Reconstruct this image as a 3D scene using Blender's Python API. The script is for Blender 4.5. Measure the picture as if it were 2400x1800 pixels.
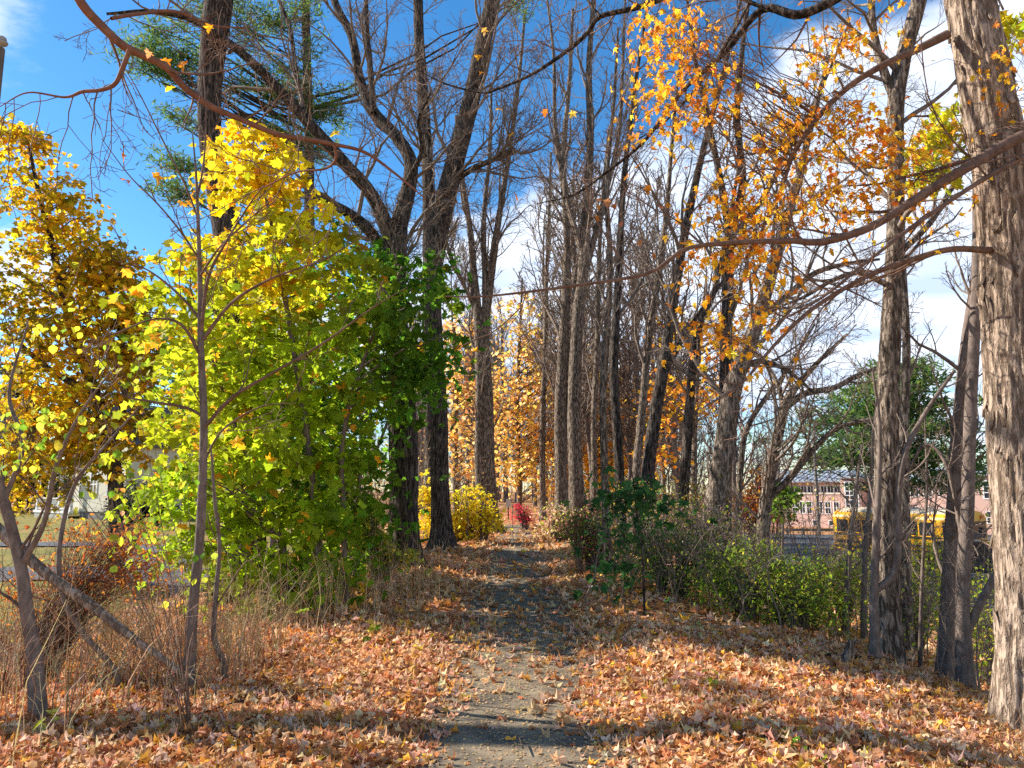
import bpy, math, random
import numpy as np
from mathutils import Matrix, Vector

# ------------------------------------------------------------------ camera, sky, sun, exposure
scene = bpy.context.scene
for o in list(bpy.data.objects):
    bpy.data.objects.remove(o)
C = scene.collection
F = 1750.0                       # focal length in pixels of the 2400 px wide photograph
HORIZON = 1150.0
PITCH = math.atan((HORIZON - 900.0) / F)
EYE = 1.6
cam_d = bpy.data.cameras.new('camera')
cam_d.sensor_width = 36.0
cam_d.lens = F / 2400.0 * 36.0
cam_d.clip_start = 0.05
cam_d.clip_end = 5000
cam = bpy.data.objects.new('camera', cam_d)
cam.location = (0, 0, EYE)
cam.rotation_euler = (math.pi / 2 + PITCH, 0, 0)
C.objects.link(cam)
scene.camera = cam

SUN_AZ, SUN_EL = math.radians(-72), math.radians(33)     # azimuth from +Y, clockwise positive
sd = Vector((math.sin(SUN_AZ) * math.cos(SUN_EL), math.cos(SUN_AZ) * math.cos(SUN_EL), math.sin(SUN_EL)))
sun_d = bpy.data.lights.new('sun', 'SUN')
sun_d.energy = 5.0
sun_d.angle = math.radians(0.53)
sun_d.color = (1.0, 0.93, 0.82)
sun = bpy.data.objects.new('sun', sun_d)
sun.rotation_euler = (-sd).to_track_quat('-Z', 'Y').to_euler()
sun.location = (-40, 20, 40)
C.objects.link(sun)

world = bpy.data.worlds.new('World')
scene.world = world
world.use_nodes = True


def build_world():
    nt = world.node_tree
    nt.nodes.clear()
    N, L = nt.nodes.new, nt.links.new
    out = N('ShaderNodeOutputWorld')
    bg = N('ShaderNodeBackground')
    bg.inputs['Strength'].default_value = 0.105
    sky = N('ShaderNodeTexSky')
    sky.sky_type = 'NISHITA'
    sky.sun_disc = False
    sky.sun_elevation = SUN_EL
    sky.sun_rotation = SUN_AZ
    sky.altitude = 200
    sky.air_density = 1.0
    sky.dust_density = 0.15
    sky.ozone_density = 3.2
    hsv = N('ShaderNodeHueSaturation')
    hsv.inputs['Hue'].default_value = 0.497
    hsv.inputs['Saturation'].default_value = 1.28
    hsv.inputs['Value'].default_value = 1.0
    L(sky.outputs[0], hsv.inputs['Color'])
    tc = N('ShaderNodeTexCoord')
    sep = N('ShaderNodeSeparateXYZ')
    L(tc.outputs['Generated'], sep.inputs[0])

    def math_(op, a, b=None, c=None, clamp=False):
        m = N('ShaderNodeMath')
        m.operation = op
        m.use_clamp = clamp
        for i, v in enumerate((a, b, c)):
            if v is None:
                continue
            if isinstance(v, (int, float)):
                m.inputs[i].default_value = v
            else:
                L(v, m.inputs[i])
        return m.outputs[0]
    # project the direction on a cloud layer overhead
    den = math_('ADD', math_('MAXIMUM', sep.outputs[2], 0.0), 0.16)
    u = math_('DIVIDE', sep.outputs[0], den)
    v = math_('DIVIDE', sep.outputs[1], den)
    comb = N('ShaderNodeCombineXYZ')
    L(u, comb.inputs[0]); L(v, comb.inputs[1])
    mp = N('ShaderNodeMapping')
    mp.inputs['Rotation'].default_value = (0, 0, math.radians(38))
    mp.inputs['Scale'].default_value = (0.75, 1.25, 1)
    mp.inputs['Location'].default_value = (0.35, 0.1, 0)
    L(comb.outputs[0], mp.inputs[0])
    n1 = N('ShaderNodeTexNoise')
    n1.inputs['Scale'].default_value = 1.15
    n1.inputs['Detail'].default_value = 9
    n1.inputs['Roughness'].default_value = 0.58
    n1.inputs['Distortion'].default_value = 0.35
    L(mp.outputs[0], n1.inputs['Vector'])
    # a broad bank standing over the country ahead, its top rising to the right
    ay = math_('MAXIMUM', math_('ABSOLUTE', sep.outputs[1]), 0.2)
    az = math_('MINIMUM', math_('MAXIMUM', math_('DIVIDE', sep.outputs[0], ay), -1.0), 1.2)
    el = math_('DIVIDE', sep.outputs[2], ay)
    top = math_('ADD', math_('MULTIPLY', az, 0.46), 0.42)
    bank = math_('MULTIPLY', math_('SUBTRACT', top, el), 1.5)
    low = math_('MULTIPLY', math_('MAXIMUM', math_('SUBTRACT', 0.20, el), 0.0), 2.6)
    bank = math_('SUBTRACT', math_('MINIMUM', math_('MAXIMUM', bank, -0.09), 0.30), low)  # raised floor scatters clouds out of view too, added as neutral fill for shade
    f = math_('ADD', n1.outputs[0], bank)
    ramp = N('ShaderNodeMapRange')
    ramp.interpolation_type = 'SMOOTHSTEP'
    ramp.inputs['From Min'].default_value = 0.46
    ramp.inputs['From Max'].default_value = 0.57
    L(f, ramp.inputs['Value'])
    n2 = N('ShaderNodeTexNoise')
    n2.inputs['Scale'].default_value = 2.6
    n2.inputs['Detail'].default_value = 8
    L(mp.outputs[0], n2.inputs['Vector'])
    shade = N('ShaderNodeMapRange')
    shade.inputs['From Min'].default_value = 0.35
    shade.inputs['From Max'].default_value = 0.68
    L(n2.outputs[0], shade.inputs['Value'])
    ccol = N('ShaderNodeMix'); ccol.data_type = 'RGBA'
    L(shade.outputs[0], ccol.inputs['Factor'])
    ccol.inputs['A'].default_value = (3.6, 4.4, 5.8, 1)
    ccol.inputs['B'].default_value = (6.6, 6.8, 7.2, 1)
    mix = N('ShaderNodeMix'); mix.data_type = 'RGBA'
    L(math_('MULTIPLY', ramp.outputs[0], 0.94), mix.inputs['Factor'])
    L(hsv.outputs[0], mix.inputs['A'])
    L(ccol.outputs['Result'], mix.inputs['B'])
    L(mix.outputs['Result'], bg.inputs['Color'])
    L(bg.outputs[0], out.inputs[0])


build_world()
vs = scene.view_settings
vs.view_transform = 'Standard'
vs.look = 'None'
vs.gamma = 1.0
vs.exposure = 1.05
vs.use_curve_mapping = False
scene.cycles.use_denoising = False
scene.cycles.max_bounces = 7
scene.cycles.diffuse_bounces = 3
scene.cycles.glossy_bounces = 2
scene.cycles.transmission_bounces = 4
scene.cycles.transparent_max_bounces = 6
scene.cycles.sample_clamp_indirect = 6

# ------------------------------------------------------------------ small tools
rng = np.random.default_rng(11)
random.seed(5)
S = 1.085                        # the photograph was measured on a view 2212 px wide


def px(x, y, D):
    """point at distance D (world Y) that lies in the photograph's direction (x, y)"""
    a, b = (x * S - 1200.0) / F, (900.0 - y * S) / F
    cy, cz = math.cos(PITCH) - b * math.sin(PITCH), math.sin(PITCH) + b * math.cos(PITCH)
    k = D / cy
    return np.array([a * k, D, EYE + cz * k])


def ss(t):
    t = np.clip(t, 0, 1)
    return t * t * (3 - 2 * t)


def _hash(i, j, k):
    n = (i.astype(np.int64) * 73856093) ^ (j.astype(np.int64) * 19349663) ^ (k.astype(np.int64) * 83492791)
    n = (n ^ (n >> 13)) * 1274126177
    n = n & 0x7fffffff
    n = (n ^ (n >> 16)) * 2246822519
    return ((n & 0xffffff) / float(0xffffff))


def vnoise(p):
    p = np.asarray(p, float)
    i = np.floor(p).astype(np.int64)
    f = p - i
    f = f * f * (3 - 2 * f)
    r = 0
    for dx in (0, 1):
        for dy in (0, 1):
            for dz in (0, 1):
                w = (f[..., 0] if dx else 1 - f[..., 0]) * (f[..., 1] if dy else 1 - f[..., 1]) * (f[..., 2] if dz else 1 - f[..., 2])
                r = r + w * _hash(i[..., 0] + dx, i[..., 1] + dy, i[..., 2] + dz)
    return r


def ground(x, y):
    x, y = np.asarray(x, float), np.asarray(y, float)
    z = -2.3 * ss((x - 1.1) / 12.0)
    z = z - 1.25 * ss((-x - 3.2) / 6.0)
    z = z - 2.4 * ss((y - 58) / 60.0) * ss((x - 12) / 20.0)
    z = z + 0.55 * ss((y - 26) / 30.0) * (1 - ss((np.abs(x - 0.3) - 8) / 8))
    z = z + 0.05 * ss((np.abs(x - 0.06) - 0.45) / 0.9) - 0.02
    near = 1 - ss((y - 40) / 40)
    z = z + near * 0.16 * (vnoise(np.stack([x * 0.55, y * 0.55, 0 * x + 3.3], -1)) - 0.5) * ss((np.abs(x) - 0.8) / 1.5)
    z = z + near * 0.07 * (vnoise(np.stack([x * 1.7, y * 1.7, 0 * x + 7.3], -1)) - 0.5) * ss((np.abs(x) - 0.8) / 0.8)
    return z


def G(x, y):
    return float(ground(np.array([x]), np.array([y]))[0])


def gp(x, y):
    """where the direction (x, y) meets the ground"""
    Ds = np.concatenate([np.arange(2.5, 30, 0.05), np.arange(30, 200, 0.5)])
    for D in Ds:
        p = px(x, y, D)
        if p[2] <= G(p[0], D):
            return np.array([p[0], D, G(p[0], D)])
    return px(x, y, 200)


class Geo:
    def __init__(s):
        s.V, s.Q, s.T, s.c, s.n = [], [], [], [], 0

    def add(s, v, quads=None, tris=None, col=None):
        v = np.asarray(v, float).reshape(-1, 3)
        if quads is not None and len(quads):
            s.Q.append(np.asarray(quads, np.int64).reshape(-1, 4) + s.n)
        if tris is not None and len(tris):
            s.T.append(np.asarray(tris, np.int64).reshape(-1, 3) + s.n)
        s.V.append(v)
        if col is None:
            col = np.ones((len(v), 3))
        col = np.asarray(col, float)
        if col.ndim == 1:
            col = np.tile(col, (len(v), 1))
        s.c.append(col)
        s.n += len(v)
        return s

    def box(s, lo, hi, col=None):
        (x0, y0, z0), (x1, y1, z1) = lo, hi
        v = [(x0, y0, z0), (x1, y0, z0), (x1, y1, z0), (x0, y1, z0), (x0, y0, z1), (x1, y0, z1), (x1, y1, z1), (x0, y1, z1)]
        return s.add(v, [(0, 3, 2, 1), (4, 5, 6, 7), (0, 1, 5, 4), (1, 2, 6, 5), (2, 3, 7, 6), (3, 0, 4, 7)], col=col)

    def prism(s, prof, x0, x1, axis=0):
        """profile of (a, z) points extruded along an axis: 0 -> x, 1 -> y"""
        n = len(prof)
        v = []
        for e in (x0, x1):
            for a, z in prof:
                v.append((e, a, z) if axis == 0 else (a, e, z))
        q = [(i, (i + 1) % n, n + (i + 1) % n, n + i) for i in range(n)]
        cx = np.mean(v[:n], axis=0); c2 = np.mean(v[n:], axis=0)
        v += [tuple(cx), tuple(c2)]
        t = [((i + 1) % n, i, 2 * n) for i in range(n)] + [(n + i, n + (i + 1) % n, 2 * n + 1) for i in range(n)]
        return s.add(v, q, t)

    def mesh(s, name, off=(0, 0, 0), smooth=False, color=False):
        V = np.concatenate(s.V) - np.asarray(off)
        me = bpy.data.meshes.new(name)
        Q = np.concatenate(s.Q) if s.Q else np.zeros((0, 4), np.int64)
        T = np.concatenate(s.T) if s.T else np.zeros((0, 3), np.int64)
        me.vertices.add(len(V))
        me.vertices.foreach_set('co', V.astype(np.float32).ravel())
        nl = Q.size + T.size
        me.loops.add(nl)
        me.loops.foreach_set('vertex_index', np.concatenate([Q.ravel(), T.ravel()]).astype(np.int32))
        me.polygons.add(len(Q) + len(T))
        st = np.concatenate([np.arange(len(Q)) * 4, Q.size + np.arange(len(T)) * 3]).astype(np.int32)
        me.polygons.foreach_set('loop_start', st)
        me.polygons.foreach_set('use_smooth', np.full(len(Q) + len(T), smooth))
        if color:
            a = me.color_attributes.new('Col', 'FLOAT_COLOR', 'POINT')
            c = np.concatenate(s.c)
            a.data.foreach_set('color', np.concatenate([c, np.ones((len(c), 1))], 1).astype(np.float32).ravel())
        me.update(calc_edges=True)
        return me


def tag(o, label=None, cat=None, group=None, kind=None):
    for k, v in (('label', label), ('category', cat), ('group', group), ('kind', kind)):
        if v:
            o[k] = v
    return o


def thing(name, label, cat, loc=(0, 0, 0), group=None):
    o = bpy.data.objects.new(name, None)
    o.empty_display_size = 0.2
    o.location = tuple(loc)
    C.objects.link(o)
    return tag(o, label, cat, group)


def obj(name, geo, mat, parent=None, off=None, smooth=False, color=False):
    if off is None:
        off = (0, 0, 0)
    me = geo.mesh(name, off, smooth, color) if isinstance(geo, Geo) else geo
    if not me.materials:
        me.materials.append(mat)
    o = bpy.data.objects.new(name, me)
    C.objects.link(o)
    if parent is not None:
        o.parent = parent
    return o


BASES = {}


def wthing(name, label, cat, base, group=None):
    """a thing whose parts are given in world coordinates"""
    t = thing(name, label, cat, base, group)
    BASES[t.name] = np.asarray(base, float)
    return t


def wobj(name, geo, mat, root, parent=None, smooth=False, color=False):
    return obj(name, geo, mat, parent or root, off=BASES[root.name], smooth=smooth, color=color)


def copy_tree(o, parent=None):
    c = o.copy()
    C.objects.link(c)
    c.parent = parent
    for ch in list(o.children):
        copy_tree(ch, c)
    return c


# ------------------------------------------------------------------ materials
MAT = {}


def mat(name, col, rough=0.8, spec=0.2, metallic=0.0):
    if name in MAT:
        return MAT[name]
    m = bpy.data.materials.new(name)
    m.use_nodes = True
    b = m.node_tree.nodes['Principled BSDF']
    b.inputs['Base Color'].default_value = (*col, 1)
    b.inputs['Roughness'].default_value = rough
    b.inputs['Specular IOR Level'].default_value = spec
    b.inputs['Metallic'].default_value = metallic
    MAT[name] = m
    return m


def noisy(name, c1, c2, scale=(6, 6, 6), rough=0.85, bump=0.3, detail=6, dist=0.02, c3=None, spec=0.15, bscale=2.0, metallic=0.0):
    """two or three colours mixed by noise with a matching relief"""
    m = mat(name, c1, rough, spec, metallic)
    nt = m.node_tree
    N, L = nt.nodes.new, nt.links.new
    b = nt.nodes['Principled BSDF']
    tc = N('ShaderNodeTexCoord')
    mp = N('ShaderNodeMapping')
    mp.inputs['Scale'].default_value = scale
    L(tc.outputs['Object'], mp.inputs[0])
    n = N('ShaderNodeTexNoise')
    n.inputs['Scale'].default_value = 1.0
    n.inputs['Detail'].default_value = detail
    n.inputs['Roughness'].default_value = 0.65
    L(mp.outputs[0], n.inputs['Vector'])
    r = N('ShaderNodeValToRGB')
    r.color_ramp.elements[0].position = 0.32
    r.color_ramp.elements[0].color = (*c1, 1)
    r.color_ramp.elements[1].position = 0.68
    r.color_ramp.elements[1].color = (*c2, 1)
    if c3:
        e = r.color_ramp.elements.new(0.5)
        e.color = (*c3, 1)
    L(n.outputs[0], r.inputs[0])
    L(r.outputs[0], b.inputs['Base Color'])
    n2 = N('ShaderNodeTexNoise')
    n2.inputs['Scale'].default_value = bscale
    n2.inputs['Detail'].default_value = 8
    n2.inputs['Roughness'].default_value = 0.7
    L(mp.outputs[0], n2.inputs['Vector'])
    bp = N('ShaderNodeBump')
    bp.inputs['Strength'].default_value = bump
    bp.inputs['Distance'].default_value = dist
    L(n2.outputs[0], bp.inputs['Height'])
    L(bp.outputs[0], b.inputs['Normal'])
    return m


def leaf_mat(name, trans=0.45, rough=0.55, gain=1.0, spec=0.25):
    m = mat(name, (0.3, 0.3, 0.1), rough, spec)
    nt = m.node_tree
    N, L = nt.nodes.new, nt.links.new
    b = nt.nodes['Principled BSDF']
    at = N('ShaderNodeAttribute')
    at.attribute_name = 'Col'
    tc = N('ShaderNodeTexCoord')
    n = N('ShaderNodeTexNoise')
    n.inputs['Scale'].default_value = 45
    n.inputs['Detail'].default_value = 3
    L(tc.outputs['Object'], n.inputs['Vector'])
    mr = N('ShaderNodeMapRange')
    mr.inputs['From Min'].default_value = 0.3
    mr.inputs['From Max'].default_value = 0.7
    mr.inputs['To Min'].default_value = 0.78 * gain
    mr.inputs['To Max'].default_value = 1.12 * gain
    L(n.outputs[0], mr.inputs['Value'])
    mul = N('ShaderNodeVectorMath')
    mul.operation = 'SCALE'
    L(at.outputs['Color'], mul.inputs[0])
    L(mr.outputs[0], mul.inputs['Scale'])
    L(mul.outputs[0], b.inputs['Base Color'])
    tr = N('ShaderNodeBsdfTranslucent')
    gn = N('ShaderNodeVectorMath')
    gn.operation = 'SCALE'
    gn.inputs['Scale'].default_value = 1.2
    L(mul.outputs[0], gn.inputs[0])
    L(gn.outputs[0], tr.inputs['Color'])
    mx = N('ShaderNodeMixShader')
    mx.inputs[0].default_value = trans
    L(b.outputs[0], mx.inputs[1])
    L(tr.outputs[0], mx.inputs[2])
    L(mx.outputs[0], nt.nodes['Material Output'].inputs[0])
    return m


M_LEAF = leaf_mat('leaf_living', 0.58, 0.6, 1.15, 0.12)
M_DRY = leaf_mat('leaf_dry', 0.28, 0.8, 1.05, 0.04)
M_GRASS = leaf_mat('grass_dry', 0.2, 0.8, 1.0, 0.1)


def barky(name, dark, mid, light, sx=26.0, sz=3.6, depth=0.03, rough=0.95):
    """furrowed bark: ridges running along the stem with dark cracks between"""
    m = mat(name, mid, rough, 0.08)
    nt = m.node_tree
    N, L = nt.nodes.new, nt.links.new
    b = nt.nodes['Principled BSDF']
    tc = N('ShaderNodeTexCoord')
    mp = N('ShaderNodeMapping')
    mp.inputs['Scale'].default_value = (sx, sx, sz)
    L(tc.outputs['Object'], mp.inputs[0])
    n = N('ShaderNodeTexNoise')
    n.inputs['Scale'].default_value = 1.0
    n.inputs['Detail'].default_value = 4
    n.inputs['Roughness'].default_value = 0.6
    n.inputs['Distortion'].default_value = 0.4
    L(mp.outputs[0], n.inputs['Vector'])
    mr = N('ShaderNodeMapRange')
    mr.inputs['From Min'].default_value = 0.36
    mr.inputs['From Max'].default_value = 0.60
    mr.interpolation_type = 'SMOOTHSTEP'
    L(n.outputs[0], mr.inputs['Value'])
    n2 = N('ShaderNodeTexNoise')
    n2.inputs['Scale'].default_value = 2.7
    n2.inputs['Detail'].default_value = 6
    L(mp.outputs[0], n2.inputs['Vector'])
    mx = N('ShaderNodeMix'); mx.data_type = 'RGBA'
    L(n2.outputs[0], mx.inputs['Factor'])
    mx.inputs['A'].default_value = (*mid, 1)
    mx.inputs['B'].default_value = (*light, 1)
    mx2 = N('ShaderNodeMix'); mx2.data_type = 'RGBA'
    L(mr.outputs[0], mx2.inputs['Factor'])
    mx2.inputs['A'].default_value = (*dark, 1)
    L(mx.outputs['Result'], mx2.inputs['B'])
    L(mx2.outputs['Result'], b.inputs['Base Color'])
    ad = N('ShaderNodeMath'); ad.operation = 'MULTIPLY_ADD'
    L(n2.outputs[0], ad.inputs[0]); ad.inputs[1].default_value = 0.35
    L(mr.outputs[0], ad.inputs[2])
    bp = N('ShaderNodeBump')
    bp.inputs['Strength'].default_value = 1.0
    bp.inputs['Distance'].default_value = depth
    L(ad.outputs[0], bp.inputs['Height'])
    L(bp.outputs[0], b.inputs['Normal'])
    return m


M_BARK = barky('bark_grey', (0.065, 0.048, 0.036), (0.21, 0.16, 0.12), (0.38, 0.305, 0.24), 26, 6.5)
M_BARK_DK = barky('bark_dark', (0.02, 0.017, 0.015), (0.095, 0.074, 0.06), (0.20, 0.16, 0.132), 28, 4.5, 0.035)
M_BARK_TAN = barky('bark_tan', (0.15, 0.105, 0.075), (0.34, 0.25, 0.185), (0.50, 0.385, 0.29), 26, 5.5, 0.02)
M_BARK_YNG = noisy('bark_young', (0.10, 0.072, 0.058), (0.26, 0.20, 0.165), (22, 22, 9), 0.85, 0.35, c3=(0.17, 0.13, 0.108))
M_TWIG = noisy('twig_grey', (0.12, 0.088, 0.068), (0.27, 0.21, 0.17), (8, 8, 8), 0.9, 0.1)
M_TWIG_BR = noisy('twig_brown', (0.10, 0.055, 0.038), (0.24, 0.15, 0.105), (12, 12, 12), 0.8, 0.2)
M_BRANCH_RED = noisy('branch_red_brown', (0.14, 0.062, 0.038), (0.26, 0.13, 0.085), (14, 14, 14), 0.75, 0.4, dist=0.01)

# ------------------------------------------------------------------ shape kit


def spline(pts, n):
    """Catmull-Rom through points, n samples"""
    P = np.asarray(pts, float)
    if len(P) == 2:
        t = np.linspace(0, 1, n)[:, None]
        return P[0] * (1 - t) + P[1] * t
    Q = np.vstack([2 * P[0] - P[1], P, 2 * P[-1] - P[-2]])
    seg = np.linalg.norm(np.diff(P[:, :3], axis=0), axis=1)
    cum = np.concatenate([[0], np.cumsum(seg)])
    s = np.linspace(0, cum[-1], n)
    i = np.clip(np.searchsorted(cum, s, side='right') - 1, 0, len(P) - 2)
    t = ((s - cum[i]) / np.maximum(seg[i], 1e-9))[:, None]
    a, b, c, d = Q[i], Q[i + 1], Q[i + 2], Q[i + 3]
    return 0.5 * ((2 * b) + (-a + c) * t + (2 * a - 5 * b + 4 * c - d) * t ** 2 + (-a + 3 * b - 3 * c + d) * t ** 3)


def norm(v):
    return v / np.maximum(np.linalg.norm(v, axis=-1, keepdims=True), 1e-9)


def tubes(geo, P, R, sides=3, cap=True, col=None):
    """a batch of tapering tubes: P (B, n, 3), R (B, n)"""
    P, R = np.asarray(P, float), np.asarray(R, float)
    B, n, _ = P.shape
    if B == 0:
        return
    T = norm(np.gradient(P, axis=1))
    m = np.abs(T.mean(1))
    ref = np.eye(3)[np.argmin(m, axis=1)][:, None, :]
    U = norm(np.cross(T, np.broadcast_to(ref, T.shape)))
    W = np.cross(T, U)
    a = np.arange(sides) * 2 * math.pi / sides
    V = P[:, :, None, :] + R[:, :, None, None] * (np.cos(a)[None, None, :, None] * U[:, :, None, :] + np.sin(a)[None, None, :, None] * W[:, :, None, :])
    idx = np.arange(B * n * sides).reshape(B, n, sides)
    nx = np.roll(idx, -1, axis=2)
    q = np.stack([idx[:, :-1], nx[:, :-1], nx[:, 1:], idx[:, 1:]], -1).reshape(-1, 4)
    if col is not None and np.ndim(col) == 2 and len(col) == B:
        col = np.repeat(col, n * sides, axis=0)
    geo.add(V.reshape(-1, 3), q, col=col)


def trunk(geo, P, R, sides=20, ridge=0.10, freq=(9, 1.6), seed=0.0, shag=0.0, lobes=0.0):
    """one thick stem with ridged bark in its outline"""
    P, R = np.asarray(P, float), np.asarray(R, float)
    n = len(P)
    T = norm(np.gradient(P, axis=0))
    U = norm(np.cross(T, np.array([0.0, 1.0, 0.0])))
    W = np.cross(T, U)
    a = np.arange(sides) * 2 * math.pi / sides
    ln = np.concatenate([[0], np.cumsum(np.linalg.norm(np.diff(P, axis=0), axis=1))])
    ca, sa = np.cos(a)[None], np.sin(a)[None]
    q = np.stack([np.broadcast_to(ca * freq[0] / 6.28, (n, sides)) * 2.2, np.broadcast_to(sa * freq[0] / 6.28, (n, sides)) * 2.2,
                  np.broadcast_to(ln[:, None] * freq[1] + seed, (n, sides))], -1)
    nz = vnoise(q) * 0.6 + vnoise(q * 2.3 + 5) * 0.4
    big = vnoise(q * np.array([0.3, 0.3, 0.35]) + 9) - 0.5
    d = 1 + ridge * (1 - np.abs(nz - 0.5) * 4) + ridge * 1.2 * big
    if shag:
        # loose vertical plates: each plate lifts away from the stem towards its lower edge
        k = np.floor(vnoise(q * np.array([1.3, 1.3, 0.55]) + 31) * 7)
        st = vnoise(np.stack([np.broadcast_to(ca * 3.6, (n, sides)) + k * 1.7, np.broadcast_to(sa * 3.6, (n, sides)), ln[:, None] * 1.25 + k * 0.63 + 0 * ca], -1))
        d = d + shag * (np.floor(st * 6) / 6 - 0.5) + shag * 0.35 * (vnoise(q * np.array([3, 3, 2.0]) + 77) - 0.5)
    if lobes:
        d = d + lobes * np.exp(-ln / 0.45)[:, None] * (0.5 + 0.5 * np.cos(a * 5 + seed))[None] * (0.6 + 0.8 * vnoise(np.stack([a * 1.3 + seed, 0 * a, 0 * a], -1)))[None]
    Rr = R[:, None] * d
    V = P[:, None, :] + Rr[..., None] * (ca[..., None] * U[:, None, :] + sa[..., None] * W[:, None, :])
    idx = np.arange(n * sides).reshape(n, sides)
    nx = np.roll(idx, -1, axis=1)
    quads = np.stack([idx[:-1], nx[:-1], nx[1:], idx[1:]], -1).reshape(-1, 4)
    geo.add(V.reshape(-1, 3), quads)


def spawn(P, R, k, t0, t1, ang, length, n, up=0.1, wob=0.15, rf=0.6, minr=0.004, taper=0.7, flat=0.0):
    """k children on every parent line; length is a fraction of the parent's (negative: metres)"""
    P, R = np.asarray(P, float), np.asarray(R, float)
    B, n0, _ = P.shape
    if B == 0 or k == 0:
        return np.zeros((0, n, 3)), np.zeros((0, n))
    t = t0 + (t1 - t0) * (np.arange(k)[None] + rng.random((B, k))) / k
    f = t * (n0 - 1)
    i = np.clip(f.astype(int), 0, n0 - 2)
    w = (f - i)[..., None]
    b = np.arange(B)[:, None]
    p0 = P[b, i] * (1 - w) + P[b, i + 1] * w
    r0 = (R[b, i] * (1 - w[..., 0]) + R[b, i + 1] * w[..., 0])
    T = norm(P[b, i + 1] - P[b, i])
    Lp = np.linalg.norm(np.diff(P, axis=1), axis=-1).sum(1)[:, None]
    Ln = (-length if length < 0 else length * Lp) * (0.55 + 0.8 * rng.random((B, k))) * (1 - taper * (t - t0) / max(t1 - t0, 1e-6))
    rv = rng.normal(size=(B, k, 3))
    if flat:
        rv[..., 2] *= (1 - flat)
    pr = norm(rv - (rv * T).sum(-1, keepdims=True) * T)
    a = np.radians(ang * (0.75 + 0.5 * rng.random((B, k))))[..., None]
    d = np.cos(a) * T + np.sin(a) * pr
    out = [p0]
    step = (Ln / (n - 1))[..., None]
    for j in range(n - 1):
        d = norm(d + rng.normal(size=d.shape) * wob + np.array([0, 0, up]))
        out.append(out[-1] + d * step)
    Pc = np.stack(out, 2).reshape(B * k, n, 3)
    rs = np.minimum(r0 * rf, np.maximum(Ln * 0.022, minr * 1.3))
    tt = np.linspace(0, 1, n)
    Rc = np.maximum(rs.reshape(-1)[:, None] * (1 - 0.75 * tt)[None], minr)
    return Pc, Rc


# leaf templates: unit leaf, stalk at the origin, tip at y = 1
def maple(curl=0.0, fold=0.25, droop=0.25):
    h = [(0.10, -0.03), (0.40, 0.0), (0.27, 0.20), (0.55, 0.50), (0.33, 0.50), (0.20, 0.50), (0.22, 0.72), (0, 1.0)]
    out = [(0, 0.05)] + h + [(-x, y) for x, y in h[-2::-1]]
    v = np.array([(0, 0.32)] + out)
    z = -fold * np.abs(v[:, 0]) - droop * np.maximum(v[:, 1] - 0.2, 0) ** 2 + curl * (v[:, 0] ** 2 * 2.2 - 0.1) + curl * 0.6 * np.sin(v[:, 0] * 7 + v[:, 1] * 5) * 0.3
    n = len(out)
    return np.column_stack([v, z]), np.array([(0, 1 + i, 1 + (i + 1) % n) for i in range(n)])


def star(curl=0.0):
    """lighter five-lobed leaf for the middle distance"""
    out = [(0, 0), (0.40, 0.04), (0.31, 0.26), (0.53, 0.52), (0.25, 0.62), (0, 0.98), (-0.25, 0.62), (-0.53, 0.52), (-0.31, 0.26), (-0.40, 0.04)]
    v = np.array(out)
    z = -0.3 * np.abs(v[:, 0]) - 0.3 * np.maximum(v[:, 1] - 0.2, 0) ** 2 + curl * v[:, 0] ** 2 * 2
    t = [(0, 1, 2), (0, 2, 4), (2, 3, 4), (4, 5, 6), (0, 4, 6), (0, 6, 8), (6, 7, 8), (0, 8, 9)]
    return np.column_stack([v, z]), np.array(t)


def oval(w=0.3, fold=0.3, droop=0.3):
    v = np.array([(0, 0), (w * 0.85, 0.3), (w * 0.8, 0.65), (0, 1), (-w * 0.8, 0.65), (-w * 0.85, 0.3), (0, 0.45)])
    z = -droop * v[:, 1] ** 2 * 0.6 + fold * np.abs(v[:, 0])
    return np.column_stack([v, z]), np.array([(6, 0, 1), (6, 1, 2), (6, 2, 3), (6, 3, 4), (6, 4, 5), (6, 5, 0)])


def kite(w=0.4):
    v = np.array([(0, 0, 0), (w, 0.45, -0.12), (0, 1, -0.1), (-w, 0.45, -0.12)], float)
    return v, np.array([(0, 1, 2), (0, 2, 3)])


def rots(yaw, tilt, roll):
    """leaf frames: flat on the ground for tilt = roll = 0"""
    cy, sy, ct, st, cr, sr = np.cos(yaw), np.sin(yaw), np.cos(tilt), np.sin(tilt), np.cos(roll), np.sin(roll)
    o, z = np.ones_like(cy), np.zeros_like(cy)
    Rz = np.stack([np.stack([cy, -sy, z], -1), np.stack([sy, cy, z], -1), np.stack([z, z, o], -1)], -2)
    Rx = np.stack([np.stack([o, z, z], -1), np.stack([z, ct, -st], -1), np.stack([z, st, ct], -1)], -2)
    Ry = np.stack([np.stack([cr, z, sr], -1), np.stack([z, o, z], -1), np.stack([-sr, z, cr], -1)], -2)
    return Rz @ Rx @ Ry


def scatter(geo, tpl, pos, R, size, col):
    v, t = tpl
    N, m = len(pos), len(v)
    if N == 0:
        return
    V = np.einsum('nij,mj->nmi', R, v) * np.asarray(size).reshape(-1, 1, 1) + np.asarray(pos)[:, None, :]
    tr = (t[None] + (np.arange(N) * m)[:, None, None]).reshape(-1, 3)
    c = np.repeat(np.asarray(col), m, axis=0)
    geo.add(V.reshape(-1, 3), tris=tr, col=c)


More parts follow.
